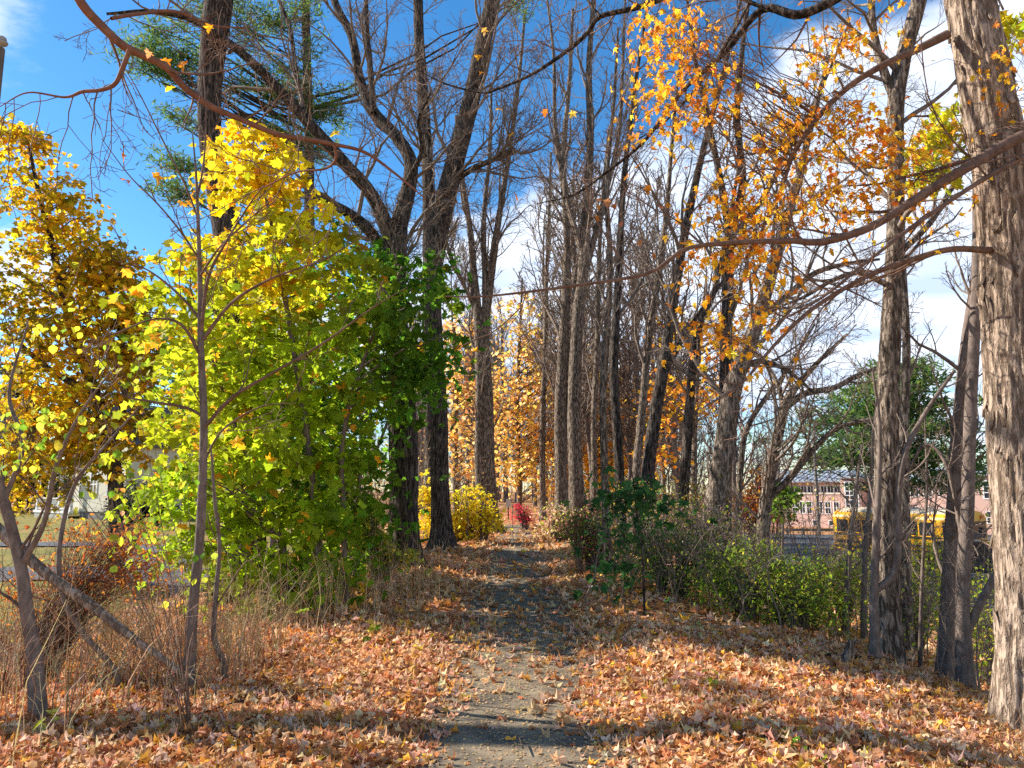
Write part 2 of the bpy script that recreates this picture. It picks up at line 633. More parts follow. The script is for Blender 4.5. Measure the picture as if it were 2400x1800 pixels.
def pick(pal, n, jit=0.12, w=None):
    pal = np.asarray(pal, float)
    w = None if w is None else np.asarray(w, float) / np.sum(w)
    c = pal[rng.choice(len(pal), n, p=w)]
    return np.clip(c * (1 + jit * rng.normal(size=(n, 1))) * (1 + 0.5 * jit * rng.normal(size=(n, 3))), 0.004, 0.95)

# ------------------------------------------------------------------ the setting: ground, path, lawn, roads


def grid(xs, ys, dz=0.0):
    X, Y = np.meshgrid(xs, ys)
    Z = ground(X, Y) + dz
    n, m = X.shape
    idx = np.arange(n * m).reshape(n, m)
    q = np.stack([idx[:-1, :-1], idx[:-1, 1:], idx[1:, 1:], idx[1:, :-1]], -1).reshape(-1, 4)
    g = Geo()
    g.add(np.stack([X, Y, Z], -1), q)
    return g


def sheet_mat():
    """forest floor: packed leaf litter over dark humus"""
    m = mat('forest_floor', (0.2, 0.1, 0.05), 0.95, 0.1)
    nt = m.node_tree
    N, L = nt.nodes.new, nt.links.new
    b = nt.nodes['Principled BSDF']
    tc = N('ShaderNodeTexCoord')
    v = N('ShaderNodeTexVoronoi')
    v.inputs['Scale'].default_value = 13
    v.inputs['Randomness'].default_value = 1
    L(tc.outputs['Object'], v.inputs['Vector'])
    sp = N('ShaderNodeSeparateColor')
    L(v.outputs['Color'], sp.inputs[0])
    r = N('ShaderNodeValToRGB')
    cr = r.color_ramp
    cr.elements[0].position = 0.0
    cr.elements[0].color = (0.24, 0.105, 0.045, 1)
    cr.elements[1].position = 1.0
    cr.elements[1].color = (0.58, 0.34, 0.19, 1)
    for p, c in ((0.3, (0.38, 0.17, 0.06)), (0.55, (0.48, 0.23, 0.08)), (0.8, (0.52, 0.28, 0.13))):
        e = cr.elements.new(p)
        e.color = (*c, 1)
    L(sp.outputs[0], r.inputs[0])
    L(r.outputs[0], b.inputs['Base Color'])
    bp = N('ShaderNodeBump')
    bp.inputs['Strength'].default_value = 0.9
    bp.inputs['Distance'].default_value = 0.06
    L(v.outputs['Distance'], bp.inputs['Height'])
    L(bp.outputs[0], b.inputs['Normal'])
    return m


def spread(a, b, n, k):
    t = np.linspace(-1, 1, n)
    return (a + b) / 2 + (b - a) / 2 * np.sinh(k * t) / math.sinh(k)


xs = spread(-900, 900, 201, 6.2)
ys = np.concatenate([np.linspace(-60, 2, 14), np.linspace(2.4, 16, 70), 16 + (1500 - 16) * (np.linspace(0.012, 1, 110) ** 3.2)])
tag(obj('forest_ground', grid(xs, ys), sheet_mat(), smooth=True), kind='structure')

M_ASPH = noisy('asphalt_path', (0.07, 0.06, 0.05), (0.31, 0.24, 0.155), (3.2, 3.2, 3.2), 0.95, 0.6, detail=10, dist=0.006, bscale=60)
M_ROAD = noisy('asphalt_road', (0.075, 0.078, 0.085), (0.12, 0.12, 0.125), (1.2, 1.2, 1.2), 0.9, 0.3, detail=8, dist=0.005, bscale=50)
M_LAWN = noisy('lawn_turf', (0.10, 0.10, 0.022), (0.27, 0.18, 0.05), (0.6, 0.6, 0.6), 0.95, 0.6, detail=9, dist=0.04, bscale=14, c3=(0.20, 0.17, 0.03))
path_x = np.linspace(-0.62, 0.74, 12)
tag(obj('asphalt_path', grid(path_x, np.linspace(-4, 34, 120), 0.012), M_ASPH, smooth=True), kind='structure')
tag(obj('lawn', grid(np.linspace(-75, -9.2, 50), np.linspace(12, 95, 50), 0.02), M_LAWN, smooth=True), kind='structure')
tag(obj('parking_lot', grid(np.linspace(13.5, 60, 30), np.linspace(12, 88, 40), 0.03), M_ROAD, smooth=True), kind='structure')


def ribbon(name, pts, w, m, dz=0.05):
    P = spline([(x, y, 0) for x, y in pts], 60)
    T = norm(np.gradient(P, axis=0))
    Nn = np.column_stack([T[:, 1], -T[:, 0], 0 * T[:, 0]])
    off = np.linspace(-w / 2, w / 2, 6)
    V = P[:, None, :] + Nn[:, None, :] * off[None, :, None]
    V[..., 2] = ground(V[..., 0], V[..., 1]) + dz
    idx = np.arange(60 * 6).reshape(60, 6)
    q = np.stack([idx[:-1, :-1], idx[:-1, 1:], idx[1:, 1:], idx[1:, :-1]], -1).reshape(-1, 4)
    g = Geo()
    g.add(V, q)
    return tag(obj(name, g, m, smooth=True), kind='structure')


ribbon('side_street', [(-60, 24.5), (-30, 25.5), (-14, 26.0), (-7.5, 22), (-7.2, 14), (-10, 8)], 4.2, M_ROAD, 0.05)
ribbon('driveway', [(-13.5, 27.5), (-15.0, 33), (-19, 38), (-30, 40), (-70, 41)], 2.6, M_ROAD, 0.08)

# ------------------------------------------------------------------ leaf litter
LITTER = [(0.56, 0.26, 0.09), (0.63, 0.34, 0.15), (0.45, 0.19, 0.075), (0.70, 0.43, 0.24), (0.70, 0.34, 0.06), (0.34, 0.14, 0.06), (0.74, 0.50, 0.32), (0.70, 0.45, 0.06)]
LIT_W = [3.5, 6, 3, 6.5, 2.0, 1.8, 6, 0.6]


def crumple(tpl, amp):
    v, t = tpl
    v = v.copy()
    v[:, 2] += rng.normal(size=len(v)) * amp
    v[:, :2] *= 1 + rng.normal(size=(len(v), 1)) * 0.08
    return v, t


litter_tpl = [crumple(maple(c * 1.2, f, d), 0.10) for c, f, d in ((0.9, -0.1, -0.2), (-0.8, 0.2, 0.3), (0.5, 0.5, 0.4), (1.3, 0.0, 0.5), (0.2, -0.5, -0.6), (-1.2, -0.3, 0.6), (1.6, 0.3, -0.4), (0.8, 0.6, 0.2))]


def litter_zone(y0, y1, dens, size, hgt, tpls, g, half=None, edge=True):
    hw0 = 0.72 * y1 + 1.0
    hw = hw0 if half is None else min(half, hw0)
    n = int(dens * (y1 - y0) * 2 * hw)
    x = rng.uniform(-hw, hw, n)
    y = rng.uniform(y0, y1, n)
    keep = np.abs(x) < 0.72 * y + 0.8
    # the trodden strip stays thin of leaves; further on it is covered
    c = np.abs(x - 0.06 - 0.05 * np.sin(y * 0.9))
    bare = 0.30 + 0.26 * (vnoise(np.stack([x * 2.5, y * 1.6, 0 * x], -1)) - 0.5)
    cover = np.clip((c - bare) / 0.26, 0, 1) ** 1.4
    farfill = (0.05 + 0.9 * ss((y - 5.4) / 3.6)) * (0.42 + 0.58 * ss((c - 0.16) / 0.2))
    keep &= rng.random(n) < np.maximum(cover, farfill)
    patch = vnoise(np.stack([x * 0.9, y * 0.9, 0 * x + 20], -1))
    keep &= rng.random(n) < 0.55 + 0.9 * patch
    x, y, c = x[keep], y[keep], c[keep]
    n = len(x)
    cov = np.clip((c - 0.45) / 0.4, 0, 1)
    pos = np.stack([x, y, ground(x, y) + 0.014 + hgt * cov * rng.random(n) ** 1.4], -1)
    R = rots(rng.uniform(0, 6.28, n), rng.normal(0, 0.33, n) * (0.25 + 0.75 * cov), rng.normal(0, 0.33, n) * (0.25 + 0.75 * cov))
    sz = size * np.where(rng.random(n) < 0.3, rng.uniform(0.35, 0.7, n), rng.uniform(0.75, 1.3, n))
    hue = vnoise(np.stack([x * 0.5, y * 0.5, 0 * x + 40], -1))
    col = pick(LITTER, n, 0.16, LIT_W)
    col = col * (0.85 + 0.35 * hue[:, None])
    k = rng.integers(0, len(tpls), n)
    for j, tp in enumerate(tpls):
        s_ = k == j
        scatter(g, tp, pos[s_], R[s_], sz[s_], col[s_])
    return n


lit = Geo()
star_l = [star(0.8), star(-0.7), star(1.4)]
star_c = [crumple(star(c_), 0.13) for c_ in (0.8, -0.7, 1.4, -1.3, 0.2, 1.0, 1.8, -1.8)]
n_l = litter_zone(3.3, 6.4, 760, 0.063, 0.05, star_c + litter_tpl[:2], lit)
n_l += litter_zone(6.4, 9.5, 500, 0.070, 0.05, star_c, lit)
n_l += litter_zone(9.5, 17, 105, 0.12, 0.06, star_l, lit, 10.5)
n_l += litter_zone(17, 30, 45, 0.17, 0.06, star_l, lit, 9)
n_l += litter_zone(30, 52, 18, 0.22, 0.06, [kite(0.45)], lit, 10)
# crumbs of broken leaf on the asphalt
n = 7000
x = rng.normal(0.06, 0.38, n); y = rng.uniform(3.4, 10, n)
scatter(lit, kite(0.5), np.stack([x, y, ground(x, y) + 0.017], -1), rots(rng.uniform(0, 6.28, n), rng.normal(0, 0.2, n), rng.normal(0, 0.2, n)), rng.uniform(0.008, 0.028, n), pick([(0.5, 0.33, 0.18), (0.42, 0.27, 0.15), (0.60, 0.42, 0.2)], n))
tag(obj('leaf_litter', lit, M_DRY, color=True), 'brown and orange maple leaves fallen all over the ground beside the path', 'leaf litter', kind='stuff')

# ------------------------------------------------------------------ trees


def line(pts, D, n, w, dlean=0.0, root=True, depth=0.18):
    """stem polyline in the photograph's directions at distance D -> world points and radii"""
    Ds = [D + dlean * i / max(len(pts) - 1, 1) for i in range(len(pts))]
    P = [px(x, y, d) for (x, y), d in zip(pts, Ds)]
    w = list(np.interp(np.linspace(0, 1, len(pts)), np.linspace(0, 1, len(w)), w))
    if root:
        g = G(P[0][0], D)
        if P[0][2] > g + 0.1:
            d = P[0] - P[1]
            k = min((P[0][2] - g) / max(-d[2], 0.3), 1.5)
            P.insert(0, np.array([P[0][0] + d[0] * k * 0.5, D, g]))
            w.insert(0, w[0] * 1.05)
            Ds.insert(0, D)
        P[0] = np.array([P[0][0], P[0][1], G(P[0][0], P[0][1]) - depth])
    R = [0.44 * a * S / F * d for a, d in zip(w, Ds)]
    Q = spline(np.column_stack([np.array(P), np.array(R)]), n)
    return Q[:, :3], np.maximum(Q[:, 3], 0.003)


def flare(P, R, amt=0.45, h=0.35):
    z = P[:, 2] - P[0, 2] - 0.18
    return R * (1 + amt * np.exp(-np.maximum(z, 0) / h))


class Tree:
    def __init__(s, name, label, stems, D, bark, rings=60, sides=16, ridge=0.08, shag=0.0, fl=0.45, group=None, cat='tree', dlean=0.0, twig=None, freq=(9, 1.6)):
        s.D = D
        s.axes = []
        pts, w = stems[0]
        P, R = line(pts, D, rings, w, dlean)
        R = flare(P, R, fl)
        s.base = np.array([P[0][0], P[0][1], G(P[0][0], P[0][1])])
        s.root = wthing(name, label, cat, s.base, group)
        g = Geo()
        trunk(g, P, R, sides, ridge, freq, seed=D * 7 + pts[0][0], shag=shag, lobes=0.4 if sides >= 16 else 0.15)
        s.trunk = wobj('trunk', g, bark, s.root, smooth=True)
        s.axes.append((P, R))
        s.bark, s.twigm = bark, twig or M_TWIG
        s.sides, s.ridge = sides, ridge
        for pts, w in stems[1:]:
            s.limb(pts, w)
        s.br = Geo()

    def limb(s, pts, w, dlean=0.0, D=None, m=None, n=26, root=False, name='limb'):
        P, R = line(pts, D or s.D, n, w, dlean, root)
        g = Geo()
        trunk(g, P, R, max(8, s.sides * 2 // 3), s.ridge * 0.8, seed=pts[0][0])
        o = wobj(name, g, m or s.bark, s.root, smooth=True)
        s.axes.append((P, R))
        return o, P, R

    def branch(s, k=12, L=2.5, ang=45, t0=0.35, up=0.14, k2=6, k3=5, k4=0, minr=None, wob=0.13, axes=None, keep=False):
        mr = minr or max(0.0022, 0.00027 * s.D)
        A = s.axes if axes is None else axes
        n = 24
        P = np.stack([spline(a[0], n) for a in A])
        R = np.stack([np.interp(np.linspace(0, 1, n), np.linspace(0, 1, len(a[1])), a[1]) for a in A])
        lv = []
        for i in range(len(A)):
            tt = t0 if i == 0 else 0.1
            lv.append(spawn(P[i:i + 1], R[i:i + 1], k if i == 0 else max(3, int(k * 0.6)), tt, 1.0, ang, -L, 7, up, wob, 0.5, mr * 2.2, 0.45))
        P1 = np.concatenate([a for a, _ in lv]); R1 = np.concatenate([b for _, b in lv])
        tubes(s.br, P1, R1, 5)
        P2, R2 = spawn(P1, R1, k2, 0.15, 1.0, 42, 0.5, 5, up * 0.8, wob * 1.2, 0.6, mr * 1.5, 0.5)
        tubes(s.br, P2, R2, 3)
        P3, R3 = spawn(P2, R2, k3, 0.15, 1.0, 45, 0.55, 3, up * 0.6, wob * 1.4, 0.6, mr, 0.5)
        tubes(s.br, P3, R3, 3)
        if k4:
            P4, R4 = spawn(P3, R3, k4, 0.2, 1.0, 45, 0.55, 3, up * 0.5, wob * 1.5, 0.7, mr * 0.8, 0.4)
            tubes(s.br, P4, R4, 3)
        s.tips = P3
        return s

    def stubs(s, k, L, t0, t1):
        P = spline(s.axes[0][0], 24)[None]
        R = np.interp(np.linspace(0, 1, 24), np.linspace(0, 1, len(s.axes[0][1])), s.axes[0][1])[None]
        p, r = spawn(P, R, k, t0, t1, 80, -L, 5, 0.02, 0.15, 0.3, 0.012, 0.2)
        tubes(s.br, p, r, 5)
        return s

    def done(s):
        if s.br.n:
            wobj('crown', s.br, s.twigm, s.root, smooth=True)
        return s


def clump_crown(blobs, D, nclump, per, spread, size, tpl, colf, depth=1.0, geo=None, flatness=0.45, droop=0.5, hang=0.6):
    """leaf sprays spread through ellipsoids given in the photograph's directions; returns spray centres"""
    g = geo or Geo()
    k = S / F * D
    W = np.array([b[2] * b[3] for b in blobs], float) ** 0.85
    pick_b = rng.choice(len(blobs), nclump, p=W / W.sum())
    u = rng.normal(size=(nclump, 3))
    u = norm(u) * (rng.random((nclump, 1)) ** 0.42)
    cen = np.array([px(b[0], b[1], D + (b[4] if len(b) > 4 else 0)) for b in blobs])[pick_b]
    rad = np.array([(b[2] * k, depth * 0.5 * (b[2] + b[3]) * k, b[3] * k) for b in blobs])[pick_b]
    cc = cen + u * rad
    ok = cc[:, 2] > ground(cc[:, 0], cc[:, 1]) + 0.12
    cc = cc[ok]
    nclump = len(cc)
    tone = 1 + 0.16 * rng.normal(size=nclump)
    N = nclump * per
    q = np.repeat(cc, per, 0)
    o = rng.normal(size=(N, 3)) * np.array([1, 1, flatness]) * spread
    o[:, 2] -= droop * (o[:, 0] ** 2 + o[:, 1] ** 2) / max(spread, 1e-3) * 0.5
    p = q + o
    ok = p[:, 2] > ground(p[:, 0], p[:, 1]) + 0.03
    p, tn = p[ok], np.repeat(tone, per)[ok]
    N = len(p)
    R = rots(rng.uniform(0, 6.28, N), -hang + rng.normal(0, 0.45, N), rng.normal(0, 0.45, N))
    c = np.clip(colf(p) * tn[:, None], 0.004, 0.95)
    if isinstance(tpl, tuple):
        tpl = [tpl]
    kk = rng.integers(0, len(tpl), N)
    sz = size * rng.uniform(0.65, 1.25, N)
    for j, tp in enumerate(tpl):
        s_ = kk == j
        scatter(g, tp, p[s_], R[s_], sz[s_], c[s_])
    return g, cc, (p, R, sz, c)


def feeders(geo, axes, cc, r0, rmin, sag=0.15, n=7, twigs=0, twig_len=0.2):
    """branches that run from the stems out to each spray"""
    A = np.concatenate([a[0] for a in axes])
    d = cc[:, None, :] - A[None]
    cost = np.linalg.norm(d[..., :2], axis=-1) + np.abs(d[..., 2] - 0.55 * np.linalg.norm(d[..., :2], axis=-1)) * 0.9
    s = A[np.argmin(cost, 1)]
    t = np.linspace(0, 1, n)[None, :, None]
    mid = (s + cc) / 2 + np.array([0, 0, 1.0]) * np.linalg.norm(cc - s, axis=1, keepdims=True) * sag + rng.normal(size=cc.shape) * 0.05 * np.linalg.norm(cc - s, axis=1, keepdims=True)
    P = s[:, None] * (1 - t) ** 2 + 2 * mid[:, None] * t * (1 - t) + cc[:, None] * t ** 2
    P[:, 1:-1] += rng.normal(size=P[:, 1:-1].shape) * 0.02 * np.linalg.norm(cc - s, axis=1)[:, None, None]
    L = np.linalg.norm(cc - s, axis=1)
    R = np.clip(r0 * L / max(L.max(), 1e-6), rmin, r0)[:, None] * (1 - 0.75 * np.linspace(0, 1, n))[None]
    R = np.maximum(R, rmin)
    tubes(geo, P, R, 4)
    if twigs:
        p, r = spawn(P, R, twigs, 0.55, 1.0, 50, -twig_len, 3, 0.0, 0.2, 0.8, rmin * 0.7, 0.1)
        tubes(geo, p, r, 3)


LEAFMESH = {}


def leaf_objects(root, data, count, tplname, tpl, m, key=None, base=None):
    """the leaves that show largest become parts of their own"""
    p, R, sz, c = data
    if key is None:
        key = np.argsort(np.linalg.norm(p - np.array([0, 0, EYE]), axis=1) / sz)[:count]
    b = BASES[root.name]
    for i in key:
        cq = tuple(np.round(c[i] * 12) / 12 + 0.02)
        kk = (tplname, cq)
        if kk not in LEAFMESH:
            g = Geo()
            g.add(tpl[0], tris=tpl[1], col=np.array(cq))
            me = g.mesh('leaf', color=True)
            me.materials.append(m)
            LEAFMESH[kk] = me
        o = bpy.data.objects.new('leaf', LEAFMESH[kk])
        M4 = np.eye(4)
        M4[:3, :3] = R[i] * sz[i]
        M4[:3, 3] = p[i] - b
        C.objects.link(o)
        o.parent = root
        o.matrix_basis = Matrix(M4.tolist())
    return key

# ---- the big trees, from near to far
ORANGE = [(0.82, 0.37, 0.03), (0.84, 0.46, 0.035), (0.74, 0.28, 0.035), (0.84, 0.54, 0.04), (0.58, 0.19, 0.035)]
MAPLE_A, MAPLE_B = maple(0.5, 0.25, 0.3), maple(-0.5, 0.1, 0.5)


def shag_tree():
    D = 6.3
    t = Tree('shaggy_bark_tree', 'thick pale trunk with shaggy peeling bark nearest the camera, cut by the picture edge',
             [([(2222, 1525), (2220, 1300), (2200, 1000), (2186, 800), (2178, 560), (2168, 400), (2132, 200), (2095, 0), (2060, -250), (2040, -500)],
               [124, 122, 120, 118, 120, 124, 122, 112, 100, 80])], D, M_BARK_TAN, rings=420, sides=110, ridge=0.05, shag=0.16, fl=0.22, twig=M_TWIG_BR, freq=(16, 2.2))
    # loose strips of bark standing off the stem
    P, R = t.axes[0]
    n = 170
    g = Geo()
    i = rng.integers(10, int(len(P) * 0.86), n)
    a = rng.uniform(0, 6.28, n)
    T = norm(np.gradient(P, axis=0))
    U = norm(np.cross(T, np.array([0.0, 1, 0]))); W = np.cross(T, U)
    for ii, aa in zip(i, a):
        L = rng.uniform(0.10, 0.34); w = rng.uniform(0.018, 0.045); lift = rng.uniform(0.012, 0.05)
        out = math.cos(aa) * U[ii] + math.sin(aa) * W[ii]
        side = np.cross(T[ii], out)
        r = R[ii] * 1.02
        rows = []
        flip = 1 if rng.random() < 0.6 else -1
        for k, tt in enumerate(np.linspace(0, 1, 6)):
            c = P[ii] + T[ii] * (0.5 - tt) * L * flip + out * (r + lift * tt ** 1.6) + side * 0.01 * math.sin(tt * 3 + aa)
            ww = w * (0.75 + 0.35 * math.sin(tt * 3.1)) * (0.35 if k == 5 else 1)
            rows.append([c - side * ww - out * 0.006, c + out * 0.004, c + side * ww - out * 0.006, c + side * ww * 0.9 - out * 0.014, c - side * ww * 0.9 - out * 0.014])
        v = np.array(rows).reshape(-1, 3)
        q = []
        for k in range(5):
            for j in range(5):
                q.append((k * 5 + j, k * 5 + (j + 1) % 5, (k + 1) * 5 + (j + 1) % 5, (k + 1) * 5 + j))
        q += [(25, 26, 27, 28)]
        g.add(v, q, [(25, 28, 29), (0, 1, 2), (0, 2, 3), (0, 3, 4)])
    tag(wobj('bark_strip', g, M_BARK_TAN, t.root, parent=t.trunk), kind='stuff')
    # limbs reaching out over the path
    limbs = [
        ([(2045, 75), (1985, 105), (1900, 145), (1830, 190), (1770, 250), (1715, 330), (1690, 400), (1655, 480), (1610, 560)], [24, 20, 17, 15, 14, 12, 10, 7, 4], -0.3, 6.3),
        ([(2330, 235), (2240, 278), (2150, 325), (2100, 355), (2025, 400), (1958, 443), (1875, 493), (1774, 523), (1707, 520), (1560, 526), (1475, 540), (1400, 590), (1226, 619), (1050, 640), (960, 640)], [32, 30, 28, 26, 24, 22, 20, 18, 15, 12, 10, 9, 7, 5, 3], -0.5, 5.85),
        ([(2180, 542), (2130, 540), (2060, 538), (1994, 553), (1875, 596), (1757, 666), (1675, 743), (1600, 830), (1520, 880)], [20, 17, 15, 14, 12, 10, 8, 6, 3], -0.6, 6.3),
        ([(2330, 285), (2230, 330), (2120, 390), (1985, 480), (1880, 560), (1780, 640), (1690, 690)], [15, 14, 12, 10, 8, 6, 3], -0.6, 5.85),
    ]
    sub = []
    for pts, w, dl, d0 in limbs:
        o, P, R = t.limb(pts, w, dl, D=d0, m=M_TWIG_BR, n=50)
        sub.append((P, R))
    t.branch(k=13, L=1.1, ang=48, up=0.05, k2=5, k3=4, axes=sub, wob=0.16, minr=0.0022)
    # leaf sprays that still hang on the limbs
    blobs = [(1440, 130, 70, 120), (1420, 40, 50, 50), (1510, 60, 70, 60), (1440, 250, 45, 60), (1540, 200, 40, 60), (1650, 310, 35, 40), (1740, 280, 60, 60),
             (1850, 250, 60, 60), (1880, 320, 60, 60), (1700, 420, 70, 45), (1620, 450, 70, 45), (1560, 430, 50, 40), (1540, 530, 70, 50), (1640, 540, 60, 40),
             (1760, 400, 60, 40), (1850, 420, 70, 45), (1940, 400, 60, 50), (1990, 300, 50, 50), (1990, 420, 60, 40), (1910, 40, 50, 40), (1800, 90, 40, 40),
             (1650, 640, 50, 35), (1600, 720, 60, 30), (1520, 700, 40, 30), (1950, 470, 50, 30), (1720, 190, 40, 50), (2160, 150, 40, 60), (2190, 230, 30, 50)]
    tpl = [MAPLE_A, MAPLE_B]

    def colf(p):
        return pick(ORANGE, len(p), 0.12, [4, 4, 2, 2.4, 1])
    g, cc, data = clump_crown(blobs, 6.0, 200, 11, 0.15, 0.060, tpl, colf, depth=1.7, flatness=0.7, hang=0.9)
    key = np.argsort(np.linalg.norm(data[0], axis=1) / data[2])[:260]
    leaf_objects(t.root, data, 260, 'maple', MAPLE_A, M_LEAF, key)
    keep = np.setdiff1d(np.arange(len(data[0])), key)
    g2 = Geo()
    for j, tp in enumerate(tpl):
        s_ = keep[j::2]
        scatter(g2, tp, data[0][s_], data[1][s_], data[2][s_], data[3][s_])
    tag(wobj('foliage', g2, M_LEAF, t.root, color=True), kind='stuff')
    feeders(t.br, sub, cc, 0.007, 0.0022, 0.05, twigs=4, twig_len=0.26)
    # a green-yellow spray against the trunk
    yb = [(2030, 300, 30, 60), (2050, 230, 25, 40), (2010, 380, 25, 25), (2170, 60, 30, 50)]
    g3, cc3, _ = clump_crown(yb, 6.8, 26, 14, 0.11, 0.10, tpl, lambda p: pick([(0.55, 0.50, 0.03), (0.68, 0.52, 0.03), (0.40, 0.42, 0.03)], len(p)), depth=1.0, hang=0.9)
    tag(wobj('foliage', g3, M_LEAF, t.root, color=True), kind='stuff')
    feeders(t.br, sub[1:2], cc3, 0.006, 0.0022, 0.05)
    t.done()


shag_tree()

t = Tree('forked_tree', 'furrowed brown trunk forking high up, third-thickest stem by the right slope beside the shaggy tree',
         [([(1918, 1455), (1916, 1300), (1914, 1150), (1914, 1000), (1920, 800), (1930, 600), (1935, 480), (1935, 330), (1936, 210), (1955, 110), (1985, 0), (2030, -200), (2060, -420)],
           [58, 54, 53, 52, 49, 42, 40, 37, 40, 38, 36, 28, 18]),
          ([(1936, 225), (1905, 140), (1886, 60), (1880, -20), (1860, -180)], [24, 20, 18, 16, 10])],
         9.0, M_BARK, rings=170, sides=44, ridge=0.10, fl=0.28)
t.limb([(1925, 620), (1860, 590), (1800, 605), (1740, 640), (1690, 660)], [14, 13, 11, 8, 5], -0.5)
t.limb([(1950, 540), (2010, 480), (2060, 400), (2110, 330)], [16, 14, 12, 9], 0.8)
t.branch(k=16, L=1.9, ang=55, t0=0.42, k2=6, k3=5, k4=2, up=0.06).done()

t = Tree('crook_sapling', 'slim dark sapling with a side branch curving up like a hook, against the forked tree',
         [([(1890, 1425), (1888, 1300), (1892, 1180), (1898, 1050), (1900, 920), (1885, 800)], [22, 20, 17, 13, 9, 5])], 8.6, M_BARK_YNG, rings=40, sides=12, ridge=0.04, fl=0.15)
t.limb([(1889, 1275), (1915, 1258), (1936, 1225), (1942, 1160), (1940, 1080), (1955, 980), (2000, 890), (2062, 800)], [19, 18, 17, 16, 15, 14, 11, 8], -0.1, name='hooked_branch')
t.branch(k=7, L=0.8, ang=50, k2=4, k3=3).done()

t = Tree('twin_stem_tree', 'pale leaning stem rising beside the shaggy trunk, darker twin close behind it',
         [([(2035, 1460), (2050, 1250), (2062, 1050), (2072, 900), (2085, 760), (2105, 620), (2122, 480), (2135, 300)], [32, 30, 29, 27, 25, 23, 18, 12]),
          ([(2050, 1440), (2045, 1250), (2055, 1050), (2062, 900), (2090, 800)], [20, 18, 14, 10, 6])], 8.9, M_BARK_YNG, rings=80, sides=22, ridge=0.06, fl=0.3)
t.branch(k=9, L=1.1, ang=50, t0=0.3, k2=5, k3=4).done()
t = Tree('smooth_stem_tree', 'smooth tan stem standing upright just left of the shaggy trunk',
         [([(2085, 1475), (2080, 1300), (2090, 1100), (2096, 900), (2106, 700), (2110, 500), (2105, 300)], [33, 30, 29, 27, 24, 20, 13])], 8.5, M_BARK_YNG, rings=80, sides=22, ridge=0.06, fl=0.3)
t.limb([(2080, 1390), (2105, 1330), (2150, 1245), (2212, 1165), (2270, 1110)], [18, 18, 17, 15, 12], -0.2)
t.limb([(2090, 1250), (2050, 1020), (2000, 960), (1960, 1020)], [8, 9, 8, 5], 0.4)
t.branch(k=10, L=1.0, ang=55, t0=0.2, k2=5, k3=4).done()

for nm, lb, pts, w, D in (
        ('pale_sapling', 'pale thin sapling in the yellow-green undergrowth beside the forked tree', [(1828, 1300), (1836, 1180), (1846, 1080), (1862, 960)], [11, 10, 8, 5], 11.5),
        ('pale_sapling', 'slender pale sapling almost touching the left flank of the forked tree', [(1866, 1330), (1870, 1180), (1880, 1060), (1886, 930)], [13, 12, 9, 6], 11.0),
        ('back_stem_tree', 'mid-thick brown stem showing just behind the right flank of the forked tree', [(1958, 1380), (1955, 1150), (1952, 950), (1958, 750), (1950, 560), (1942, 400)], [26, 24, 22, 18, 14, 10], 11.5),
        ('dark_sapling', 'thin straight dark sapling between the forked tree and the twin stems', [(1985, 1460), (1990, 1300), (1997, 1150), (2002, 1050), (1998, 900)], [9, 8, 7, 6, 3], 9.2),
        ('split_stem_tree', 'leaning broken stem with pale torn wood and long low boughs on the right slope', [(1648, 1165), (1655, 1080), (1672, 980), (1690, 900), (1702, 860), (1760, 790), (1830, 722)], [32, 30, 26, 24, 20, 12, 7], 15.0)):
    t = Tree(nm, lb, [(pts, w)], D, M_BARK_YNG if 'sap' in nm else M_BARK, rings=40, sides=12, ridge=0.06, fl=0.25)
    if nm == 'split_stem_tree':
        t.limb([(1697, 880), (1740, 850), (1800, 838), (1850, 812), (1895, 795)], [18, 16, 14, 12, 10], 0.5)
        t.limb([(1658, 1075), (1700, 1040), (1745, 985), (1800, 930), (1850, 912), (1900, 905)], [20, 17, 15, 13, 11, 8], -0.5)
        t.limb([(1692, 890), (1680, 830), (1640, 770), (1600, 740)], [14, 12, 9, 5], 0.5)
        t.limb([(1640, 1160), (1652, 1060), (1662, 985)], [14, 12, 6], -0.3, m=M_BARK_TAN)
        t.branch(k=11, L=1.7, ang=50, t0=0.3, k2=6, k3=5, k4=2).done()
    else:
        t.branch(k=8, L=0.9, ang=50, t0=0.35, k2=4, k3=4).done()

